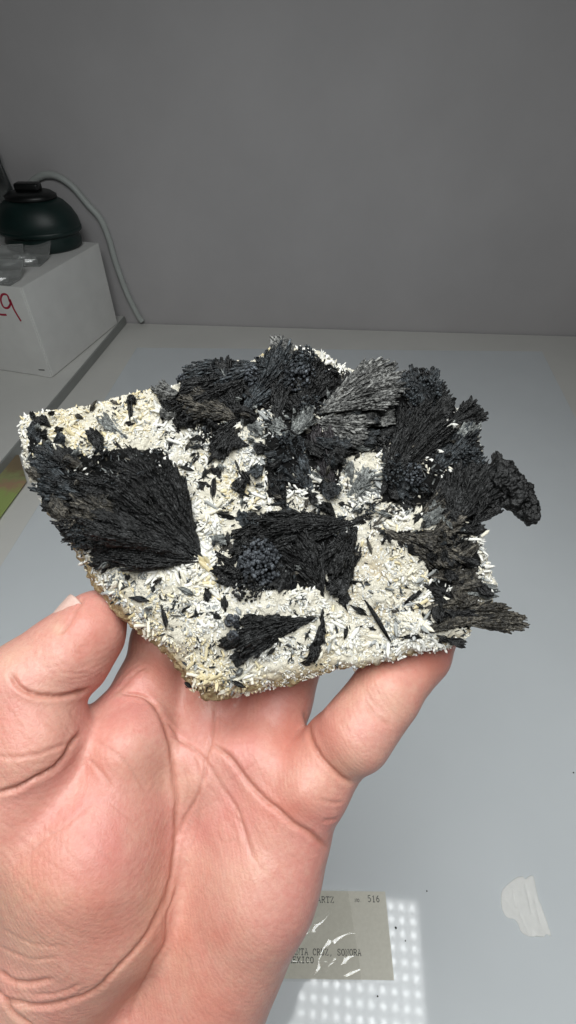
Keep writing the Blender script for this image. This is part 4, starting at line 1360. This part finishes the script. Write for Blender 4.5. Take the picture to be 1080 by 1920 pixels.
# neighbouring crystals radiate from shared seeds, so they read as small sprays
NS = 420
seeds = np.column_stack([rg.uniform(OUT2[:, 0].min(), OUT2[:, 0].max(), NS), rg.uniform(OUT2[:, 1].min(), OUT2[:, 1].max(), NS)])
near = np.zeros(n, int)
for i0 in range(0, n, 4000):
    dm = ((P[i0:i0 + 4000, None] - seeds[None]) ** 2).sum(-1); near[i0:i0 + 4000] = dm.argmin(1)
dirv = P - seeds[near]; azi = np.arctan2(dirv[:, 1], dirv[:, 0]) + rg.normal(0, .6, n)
tiltc = np.clip(rg.normal(.26, .32, n), -.1, 1.35)
hh = hfront(P[:, 0], P[:, 1]) - rimdrop(P[:, 0], P[:, 1], de)
lenc = np.clip(rg.lognormal(.22, .60, n), .45, 4.6) * np.clip(.62 + de / 14, .62, 1.0)
szf = np.clip(1.0 + .75 * vnoise(loc3, 6.5, 191), .5, 1.7); lenc = np.clip(lenc * szf, .4, 4.4)
widc = lenc ** .65 * rg.uniform(.13, .25, n) + .04
D = np.stack([np.cos(azi) * np.cos(tiltc), np.sin(azi) * np.cos(tiltc), np.sin(tiltc)], -1)
base = np.column_stack([P, hh + rg.uniform(-.40, .22, n)]) - D * (lenc * .5)[:, None]
cpx_, cpy_ = local_pix(base)
yel = np.zeros(n)
for bx, by, br, am in [(140, 775, 65, .85), (230, 760, 60, .75), (290, 740, 40, .7), (220, 1180, 55, .95), (320, 1230, 60, .95), (400, 1290, 65, 1.0), (470, 1285, 45, .5), (290, 1150, 40, .4), (440, 920, 40, .5), (400, 1085, 30, .5), (440, 960, 40, .4), (760, 1060, 60, .25), (620, 1255, 60, .35), (490, 655, 30, .9)]:
    yel = np.maximum(yel, am * np.exp(-((cpx_ - bx) ** 2 + (cpy_ - by) ** 2) / br ** 2))
u = rg.random(n); gz = vnoise(loc3, 9, 90)
gry = np.zeros(n)
for bx, by, br, am in [(240, 1105, 50, .75), (330, 1130, 50, .35), (560, 1200, 50, .3), (700, 900, 50, .6), (740, 1160, 50, .3), (860, 1100, 70, .45), (350, 1165, 40, .3), (300, 770, 40, .25), (500, 820, 60, .7), (880, 800, 40, .45)]:
    gry = np.maximum(gry, am * np.exp(-((cpx_ - bx) ** 2 + (cpy_ - by) ** 2) / br ** 2))
kind = np.where(u < yel * .70, 2, np.where(u < yel * 1.2 + .34 + .34 * gz, 1, 0))
kind = np.where((kind != 2) & (rg.random(n) < gry * .8 + .075), 3, kind)
# frames
ref = np.where(np.abs(D[:, 2:3]) > .9, np.array([[1.0, 0, 0]]), np.array([[0, 0, 1.0]]))
e1 = np.cross(ref, D); e1 /= np.linalg.norm(e1, axis=1)[:, None]; e2 = np.cross(D, e1)
flat = rg.uniform(.35, 1.0, n)
big = np.argsort(-(lenc * (tiltc < .8) * (rg.random(n) < .5)))[:165]
isbig = np.zeros(n, bool); isbig[big] = True


def crystals(idx):
    m = len(idx)
    w = widc[idx][:, None, None]
    V = base[idx][:, None] + TV[None, :, 0:1] * w * e1[idx][:, None] + TV[None, :, 1:2] * w * flat[idx][:, None, None] * e2[idx][:, None] + TV[None, :, 2:3] * (lenc[idx])[:, None, None] * D[idx][:, None]
    off = (np.arange(m) * 13)[:, None, None]
    q = (TQ[None] + off).reshape(-1, 4); t = (TT[None] + off).reshape(-1, 3)
    mi = np.concatenate([np.repeat(kind[idx], 6), np.repeat(kind[idx], 6)])
    return V.reshape(-1, 3), q, t, mi


Vc, qc, tc_, mi = crystals(np.nonzero(~isbig)[0])
me = mesh_np('small_crystals', Vc / 1000, [qc, tc_], mi)
for m_ in CRYS: me.materials.append(m_)
o = link('small_crystals', me, rock); o['kind'] = 'stuff'
# the largest ones singly
unit = []
EXTRA = []
for bx, by, num, an0 in ((905, 1030, 16, -.35), (915, 1062, 14, 0.1), (930, 1108, 12, .15), (895, 1090, 10, .1), (760, 960, 14, -1.2), (740, 965, 10, -2.4), (395, 1000, 10, -2.6), (590, 945, 12, .4), (590, 1158, 5, 2.8), (700, 905, 10, -.4), (890, 800, 9, .2), (640, 680, 8, -1)):
    c_ = R2(bx, by)
    for _ in range(num):
        p_ = c_ + rg.normal(0, 1.6, 2)
        if not inside(p_[0:1], p_[1:2], OUT2)[0] or poly_dist(p_[0:1], p_[1:2], ring)[0][0] < .9: continue
        a_ = -an0 + rg.normal(0, .8); t_2 = rg.uniform(0, .8); l_ = rg.uniform(1.3, 3.0)
        EXTRA.append((p_, a_, t_2, l_, l_ * rg.uniform(.13, .2), rg.choice([0, 0, 0, 1, 3])))
for kq in range(4):
    me = mesh_np('pale_crystal', TV * 1.0, [TQ, TT]); me.materials.append(CRYS[kq]); unit.append(me)
for i in big:
    o = bpy.data.objects.new('pale_crystal', unit[kind[i]]); COL.objects.link(o); o.parent = rock
    s_ = 1.18
    o.matrix_local = Matrix([[e1[i][r] * widc[i] * s_ / 1000, e2[i][r] * widc[i] * flat[i] * s_ / 1000, D[i][r] * lenc[i] * s_ / 1000, (base[i][r] + (.35 if r == 2 else 0)) / 1000] for r in range(3)] + [[0, 0, 0, 1]])

for p_, a_, t_2, l_, w_2, k_ in EXTRA:
    d_ = Vector((math.cos(a_) * math.cos(t_2), math.sin(a_) * math.cos(t_2), math.sin(t_2)))
    q_ = d_.to_track_quat('Z', 'Y').to_matrix().to_4x4()
    o = bpy.data.objects.new('pale_crystal', unit[k_]); COL.objects.link(o); o.parent = rock
    o.matrix_local = Matrix.Translation((p_[0] / 1000, p_[1] / 1000, (float(hfront(*p_)) + rg.uniform(-.9, .1)) / 1000)) @ q_ @ Matrix.Diagonal((w_2 / 1000, w_2 * rg.uniform(.6, 1) / 1000, l_ / 1000, 1))

# black splinters and dark grains strewn through the pale crystals
rg = np.random.default_rng(77)
P, de = scatter(11000, rg)
dens = np.where(in_zone(P[:, 0], P[:, 1]), .9, np.clip(.30 + .80 * vnoise(np.column_stack([P, P[:, 0] * 0]), 6, 95), .03, 1))
_x, _y = local_pix(np.column_stack([P, P[:, 0] * 0]))
_d, _ = poly_dist(_x, _y, [(108, 1030), (150, 1095), (200, 1155), (250, 1203), (320, 1262), (345, 1305), (400, 1330), (480, 1305), (600, 1268)])
sel = (rg.random(len(P)) < dens * np.clip((_d - 12) / 25, 0.06, 1)) & (de > .8); P = P[sel]; de = de[sel]
n2_ = len(P)
az = rg.random(n2_) * 2 * math.pi; tl_ = rg.uniform(0, .6, n2_)
Dk = np.stack([np.cos(az) * np.cos(tl_), np.sin(az) * np.cos(tl_), np.sin(tl_)], -1)
lk = np.clip(rg.lognormal(.05, .55, n2_), .3, 3.6); wk = lk ** .7 * rg.uniform(.07, .19, n2_) + .03
r1 = np.cross(np.array([[0, 0, 1.0]]), Dk); r1 /= np.linalg.norm(r1, axis=1)[:, None]; r2 = np.cross(Dk, r1)
bs = np.column_stack([P, hfront(P[:, 0], P[:, 1]) - rimdrop(P[:, 0], P[:, 1], de) + rg.uniform(.0, .6, n2_)]) - Dk * (lk * .4)[:, None]
V = bs[:, None] + TV[None, :, 0:1] * wk[:, None, None] * r1[:, None] + TV[None, :, 1:2] * wk[:, None, None] * .6 * r2[:, None] + TV[None, :, 2:3] * lk[:, None, None] * Dk[:, None]
off = (np.arange(n2_) * 13)[:, None, None]
mk = rg.choice([0, 0, 0, 1, 1, 2, 3], n2_)
me = mesh_np('dark_splinters', V.reshape(-1, 3) / 1000, [(TQ[None] + off).reshape(-1, 4), (TT[None] + off).reshape(-1, 3)], np.concatenate([np.repeat(mk, 6), np.repeat(mk, 6)]))
for m_ in (K_BLACK, K_BLUE, K_BROWN, K_SILVER): me.materials.append(m_)
o = link('dark_splinters', me, rock); o['kind'] = 'stuff'


# ================================================================== HAND (one continuous surface)
def mm(px, py, d):
    return ray(px, py, d / 1000.0) * 1000.0


HP = []   # (a, b, ra, rb, blend)
def cap(a, b, ra, rb, k=6.0):
    HP.append((mm(*a), mm(*b), ra, rb, k))


def chain(pts, k=5.0):
    for p, q in zip(pts, pts[1:]):
        cap(p[:3], q[:3], p[3], q[3], k)


# wrist and forearm (run on below the frame)
chain([(215, 1960, 160, 24), (170, 2200, 165, 24), (60, 2700, 175, 27)], 12)
cap((282, 1960, 160), (240, 2250, 166), 22, 22, 12)
# palm: four metacarpals
cap((270, 1930, 164), (290, 1440, 166), 17, 13, 10)
cap((330, 1930, 164), (385, 1420, 166), 17, 13, 10)
cap((360, 1900, 162), (480, 1430, 163), 17, 13, 10)
cap((385, 1880, 159), (545, 1540, 158), 16, 12.5, 10)
# heel of the hand on the little finger side
cap((362, 1905, 153), (490, 1660, 153), 17.5, 15, 9)
cap((490, 1660, 153), (540, 1575, 154), 15, 11, 7)
# ball of the thumb
cap((95, 1800, 152), (165, 1590, 150), 21, 22.5, 9)
cap((165, 1590, 150), (225, 1420, 155), 22.5, 13.0, 7)
cap((60, 1880, 153), (190, 1700, 150), 18, 21, 6)
cap((225, 1420, 155), (262, 1375, 158), 12.5, 9.5, 5)
# thumb
cap((30, 1520, 148), (58, 1385, 147), 19, 15.5, 4)
cap((58, 1385, 147), (55, 1290, 149), 15.5, 14.0, 3)
chain([(55, 1285, 150, 13.6), (128, 1228, 154, 12.8), (166, 1186, 157, 10.9)], 2.5)
cap((166, 1186, 157), (180, 1160, 160), 10.9, 9.0, 3)
# web between thumb and index finger
cap((120, 1420, 155), (215, 1350, 162), 6.0, 7.5, 4)
cap((215, 1350, 162), (268, 1290, 168), 7.5, 8.0, 4)
# index finger, going up behind the rock
chain([(285, 1420, 166, 12.0), (285, 1290, 174, 11.0), (306, 1200, 182, 10.2), (370, 1090, 190, 9.5), (430, 1010, 188, 8.2)], 5)
# middle
chain([(385, 1410, 168, 12.0), (410, 1290, 176, 11.4), (450, 1170, 190, 10.5), (520, 1060, 196, 9.6), (590, 990, 192, 8.2)], 4)
# ring
chain([(480, 1420, 165, 12.2), (520, 1310, 173, 11.2), (570, 1190, 189, 10.2), (640, 1080, 196, 9.4), (700, 1010, 193, 8)], 4)
# little finger
chain([(525, 1500, 158, 13.0), (585, 1475, 155, 10.8)], 6)
HP.append((mm(585, 1475, 155), mm(632, 1400, 158), 10.8, 11.0, 3.5))
chain([(664, 1378, 153.5, 11.4), (724, 1298, 157, 10.4), (790, 1225, 166, 9.2), (825, 1170, 176, 7.8)], 2.2)

hv = 1.15
lo = np.array([-135.0, -335, -216]); hi = np.array([62.0, 12, -118])
shape = np.ceil((hi - lo) / hv).astype(int)
gx1 = [(lo[i] + hv * np.arange(shape[i])).astype(np.float32) for i in range(3)]
PXg, PYg, PZg = np.meshgrid(*gx1, indexing='ij')
Fd = np.full(tuple(shape), 60.0, np.float32)
for a, b, ra, rb, k in HP:
    m = max(ra, rb) + k + 6
    l0 = np.clip(((np.minimum(a, b) - m - lo) / hv).astype(int), 0, shape); h0 = np.clip(((np.maximum(a, b) + m - lo) / hv).astype(int) + 2, 0, shape)
    sl = tuple(slice(l0[i], h0[i]) for i in range(3))
    if min(h0 - l0) <= 0: continue
    ab = (b - a).astype(np.float32); L2 = float(ab @ ab)
    dx, dy, dz = PXg[sl] - np.float32(a[0]), PYg[sl] - np.float32(a[1]), PZg[sl] - np.float32(a[2])
    t = np.clip((dx * ab[0] + dy * ab[1] + dz * ab[2]) / L2, 0, 1)
    d = np.sqrt((dx - t * ab[0]) ** 2 + (dy - t * ab[1]) ** 2 + (dz - t * ab[2]) ** 2) - (ra + (rb - ra) * t)
    f0 = Fd[sl]
    h = np.clip(0.5 + 0.5 * (f0 - d) / k, 0, 1)
    Fd[sl] = f0 + (d - f0) * h - k * h * (1 - h)
v, Q = surface_nets(Fd, lo, hv)
v = relax(v, Q, 4)
v, Q = subdivide(v, Q, 1)


def pix(v):
    return 540 + F * v[:, 0] / -v[:, 2], 960 - F * v[:, 1] / -v[:, 2]


def facing(v, n):
    return np.clip(-(v * n).sum(1) / np.linalg.norm(v, axis=1) * 2.5, 0, 1)


# soft bulges and hollows: (px, py, radius px, mm towards the viewer)
N_ = vert_normals(v, Q); X_, Y_ = pix(v); fc = facing(v, N_)
for bx, by, br, amt in [(250, 1385, 55, 1.8), (160, 1640, 120, 1.0), (455, 1610, 70, 1.2), (350, 1560, 40, -1.5), (370, 1470, 30, 1.2), (430, 1400, 34, 1.2),
                        (520, 1420, 55, 2.0), (560, 1490, 40, 1.2), (420, 1560, 40, 1.2), (95, 1385, 40, 1.0), (110, 1255, 50, .8), (440, 1760, 90, 1.0),
                        (700, 1330, 30, -0.5), (40, 1440, 40, .8), (345, 1420, 30, 0.6), (280, 1220, 24, -1.0)]:
    w = np.exp(-((X_ - bx) ** 2 + (Y_ - by) ** 2) / (br * br)) * fc
    v = v + N_ * (w * amt)[:, None]

# creases: (points, depth mm, width px)
CR = [
    ([(296, 1326), (308, 1360), (318, 1400), (325, 1450), (331, 1510), (329, 1580), (315, 1667), (285, 1738), (235, 1800), (188, 1850), (133, 1877), (83, 1886), (30, 1878), (-20, 1860)], 1.0, 6.5),
    ([(20, 1262), (28, 1280), (50, 1297), (83, 1306), (120, 1306), (150, 1300), (168, 1292)], 1.5, 6.0),
    ([(152, 1372), (140, 1388), (120, 1420), (95, 1444), (65, 1460), (30, 1478), (-10, 1489)], 1.5, 6.5),
    ([(130, 1392), (100, 1403), (70, 1414), (30, 1420), (-10, 1420)], 0.5, 5.0),
    ([(398, 1395), (429, 1418), (452, 1448), (476, 1478), (500, 1502), (522, 1519), (550, 1545), (578, 1561), (600, 1578), (618, 1592)], 1.3, 7.0),
    ([(572, 1335), (578, 1357), (584, 1390), (600, 1418), (612, 1432), (638, 1456), (660, 1469)], 1.2, 6.0),
    ([(600, 1500), (620, 1504), (642, 1505)], 0.5, 4.0), ([(606, 1540), (632, 1537)], 0.5, 4.0),
    ([(402, 1322), (403, 1350), (396, 1390), (385, 1425), (382, 1460), (367, 1500), (347, 1535), (333, 1570)], 0.75, 5.0),
    ([(318, 1378), (345, 1392), (370, 1410), (392, 1438), (410, 1465), (440, 1510), (458, 1555), (474, 1612)], 0.70, 5.0),
    ([(226, 1299), (253, 1302), (273, 1308), (288, 1320), (298, 1335)], 1.0, 5.0),
    ([(214, 1300), (228, 1290), (245, 1272), (262, 1258), (280, 1250)], 0.6, 5.0),
    ([(300, 1345), (318, 1360), (340, 1390)], 0.5, 4.0),
    ([(168, 1424), (183, 1441), (196, 1456), (211, 1477)], 0.5, 4.5), ([(172, 1380), (193, 1397), (223, 1418), (250, 1450), (275, 1490)], 0.30, 5.0),
    ([(332, 1660), (322, 1690), (313, 1713), (311, 1763), (284, 1813), (250, 1880), (236, 1920)], 0.65, 5.0),
    ([(0, 1822), (20, 1838), (50, 1844), (97, 1836)], 0.9, 6.0), ([(-10, 1852), (12, 1880), (30, 1903), (60, 1925)], 1.0, 6.5),
    ([(0, 1775), (30, 1790), (60, 1798), (110, 1795)], 0.35, 4.0), ([(60, 1865), (110, 1862), (150, 1846)], 0.35, 4.0),
    ([(177, 1500), (140, 1535), (95, 1568), (33, 1613)], 0.22, 4.0),
    ([(60, 1490), (100, 1520), (150, 1560), (190, 1600), (215, 1620)], 0.16, 3.5), ([(20, 1500), (70, 1545), (120, 1590), (170, 1640)], 0.18, 3.5),
    ([(10, 1540), (50, 1585), (110, 1630), (150, 1660)], 0.18, 3.5), ([(0, 1600), (45, 1650), (90, 1705)], 0.18, 3.5), ([(30, 1660), (90, 1720), (150, 1760)], 0.18, 3.5),
    ([(180, 1480), (230, 1525), (270, 1560)], 0.16, 3.5), ([(70, 1690), (120, 1735), (180, 1765)], 0.16, 3.5), ([(0, 1740), (60, 1770), (130, 1775)], 0.22, 3.5),
    ([(683, 1316), (698, 1335), (716, 1352), (730, 1360)], 0.35, 6.0), ([(690, 1300), (700, 1318), (722, 1340)], 0.2, 4.0),
    ([(60, 1228), (80, 1250), (84, 1262)], 0.15, 3.5), ([(95, 1225), (140, 1262), (175, 1275)], 0.15, 3.5), ([(135, 1252), (180, 1248), (215, 1232)], 0.15, 3.0),
    ([(405, 1560), (420, 1580), (445, 1575)], 0.2, 3.5), ([(425, 1470), (470, 1440), (520, 1410)], 0.18, 4.0), ([(440, 1385), (480, 1430)], 0.18, 4.0),
    ([(345, 1440), (352, 1480), (345, 1510)], 0.3, 3.5), ([(360, 1405), (372, 1460), (372, 1540), (355, 1600)], 0.3, 4.0), ([(500, 1640), (470, 1600), (450, 1540)], 0.2, 4.5),
]
CR += [([(112, 1190), (122, 1180), (136, 1160), (150, 1136), (158, 1118)], 0.7, 4.0)]
_r = random.Random(5)
for pts_, dep_, wd_ in list(CR):
    if dep_ < .6: continue
    for off_ in (_r.uniform(6, 10), -_r.uniform(6, 11)):
        i0_ = _r.randint(0, max(0, len(pts_) - 4)); sub_ = pts_[i0_:i0_ + _r.randint(3, 5)]
        if len(sub_) >= 3: CR.append(([(x_ + off_ + _r.uniform(-2, 2), y_ + off_ * .5 + _r.uniform(-2, 2)) for x_, y_ in sub_], _r.uniform(.12, .25), 3.2))
for k_ in range(84):      # short random skin lines over the ball of the thumb and the palm
    x0_, y0_ = _r.choice([(_r.uniform(0, 300), _r.uniform(1430, 1800)), (_r.uniform(330, 560), _r.uniform(1480, 1850)), (_r.uniform(20, 200), _r.uniform(1180, 1280)), (_r.uniform(0, 140), _r.uniform(1310, 1380))])
    an_ = _r.choice([.75, .65, -.6, .9]) + _r.uniform(-.25, .25); ll_ = _r.uniform(18, 60)
    if y0_ < 1300: an_ = _r.uniform(-.25, .25)
    CR.append(([(x0_, y0_), (x0_ + ll_ * .5 * math.cos(an_) + _r.uniform(-3, 3), y0_ + ll_ * .5 * math.sin(an_)), (x0_ + ll_ * math.cos(an_), y0_ + ll_ * math.sin(an_))], _r.uniform(.07, .16), _r.uniform(2.6, 3.6)))
N_ = vert_normals(v, Q); X_, Y_ = pix(v); fc = facing(v, N_)
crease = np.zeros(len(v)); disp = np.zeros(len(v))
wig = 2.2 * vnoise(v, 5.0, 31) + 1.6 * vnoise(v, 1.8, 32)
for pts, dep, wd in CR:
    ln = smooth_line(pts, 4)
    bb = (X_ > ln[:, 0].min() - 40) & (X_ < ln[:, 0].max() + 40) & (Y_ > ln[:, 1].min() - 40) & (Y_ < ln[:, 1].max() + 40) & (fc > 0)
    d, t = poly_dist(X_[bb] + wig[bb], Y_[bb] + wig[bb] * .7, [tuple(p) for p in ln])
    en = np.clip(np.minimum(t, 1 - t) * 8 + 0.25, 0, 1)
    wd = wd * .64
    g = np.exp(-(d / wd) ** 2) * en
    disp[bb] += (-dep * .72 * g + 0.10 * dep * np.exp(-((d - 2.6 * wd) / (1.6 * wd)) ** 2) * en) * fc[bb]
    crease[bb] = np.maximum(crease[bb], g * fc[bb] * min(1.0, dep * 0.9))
# small wrinkles and general unevenness of the skin
disp += 0.10 * fbm(v * np.array([1, 1, .5]), 7.0, 3, 5) + 0.16 * vnoise(v, 14.0, 8)
rr = np.stack([v[:, 0] * .8 + v[:, 1] * .6, (v[:, 0] * -.6 + v[:, 1] * .8) * 0.16, v[:, 2] * .3], 1)
disp += 0.07 * vnoise(rr[:, [1, 0, 2]], 1.5, 12) * fc
v = v + N_ * disp[:, None]


def blob(lst):
    r = np.zeros(len(v))
    for bx, by, br, a in lst:
        r = np.maximum(r, a * np.exp(-((X_ - bx) ** 2 + (Y_ - by) ** 2) / (br * br)))
    return np.clip(r * (0.75 + 0.5 * vnoise(v, 6.0, 40)), 0, 1)


flush = blob([(150, 1190, 45, .75), (200, 1440, 60, .55), (190, 1720, 80, .5), (100, 1600, 90, .4), (330, 1740, 60, .55), (400, 1880, 90, .55), (560, 1390, 70, .6),
              (620, 1390, 40, .8), (720, 1260, 50, .6), (540, 1510, 60, .6), (400, 1750, 70, .45), (300, 1260, 40, .6), (40, 1350, 50, .4), (800, 1240, 40, .7), (470, 1330, 60, .6)])
pale = blob([(20, 1235, 30, .7), (95, 1330, 50, .35), (420, 1640, 60, .35), (350, 1480, 40, .35), (300, 1700, 40, .35), (60, 1800, 70, .35), (290, 1440, 50, .3), (740, 1320, 30, .5), (660, 1420, 30, .3), (110, 1180, 14, .6), (30, 1905, 40, .5)])
hbase = mm(250, 1950, 165)
me = mesh_np('hand', (v - hbase) / 1000.0, [Q])
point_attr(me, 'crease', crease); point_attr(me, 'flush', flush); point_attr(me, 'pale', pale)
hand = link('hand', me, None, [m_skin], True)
HM = Matrix([list(CM[0]), list(CM[1]), list(CM[2]), [0, 0, 0, 1]])
hand.matrix_world = Matrix.Translation(Vector(to_world(hbase / 1000.0))) @ HM.to_3x3().to_4x4()
tag(hand, 'bare left hand with open palm facing the viewer, gripping the rock from below', 'hand')

# thumb nail, a curved plate seen nearly edge-on
ta, tb_ = mm(128, 1228, 154), mm(180, 1160, 160)
ax_ = (tb_ - ta) / np.linalg.norm(tb_ - ta)
view = -((ta + tb_) / 2) / np.linalg.norm((ta + tb_) / 2)
side = np.cross(view, ax_); side /= np.linalg.norm(side)
side = side if side[0] < 0 else -side
out_ = side * 0.93 + view * 0.36; out_ -= ax_ * (out_ @ ax_); out_ /= np.linalg.norm(out_)
cross = np.cross(ax_, out_)
LT = np.linalg.norm(tb_ - ta)
pa = ta + ax_ * LT * 0.16 + out_ * 11.5
pb = ta + ax_ * LT * 1.0 + out_ * 9.3
NL = np.linalg.norm(pb - pa)
gv, nu2, nw2 = [], 18, 22
for s_ in (0, 1):
    for i in range(nu2):
        for j in range(nw2):
            a = i / (nu2 - 1); b = (j / (nw2 - 1) * 2 - 1)
            hw = 6.0 * (1 - 0.25 * max(0, (0.22 - a) / 0.22) ** 2)
            r_ = 7.5
            th = b * hw / r_
            p = pa + ax_ * (NL * (a + 0.10 * (1 - b * b) * (1 if a > .5 else -0.3))) + out_ * (math.cos(th) * r_ - r_ - 0.6 * s_ - 0.9 * (a - .4) ** 2) + cross * math.sin(th) * r_
            gv.append(p)
gf = []
M_ = nu2 * nw2
for i in range(nu2 - 1):
    for j in range(nw2 - 1):
        k = i * nw2 + j
        gf.append((k, k + 1, k + nw2 + 1, k + nw2)); gf.append((M_ + k, M_ + k + nw2, M_ + k + nw2 + 1, M_ + k + 1))
rim = [j for j in range(nw2)] + [i * nw2 + nw2 - 1 for i in range(1, nu2)] + [(nu2 - 1) * nw2 + j for j in range(nw2 - 2, -1, -1)] + [i * nw2 for i in range(nu2 - 2, 0, -1)]
for k in range(len(rim)):
    a, b = rim[k], rim[(k + 1) % len(rim)]
    gf.append((a, a + M_, b + M_, b))
link('thumb_nail', mesh_np('thumb_nail', (np.array(gv) - hbase) / 1000.0, [np.array(gf)]), hand, [m_nail], True)
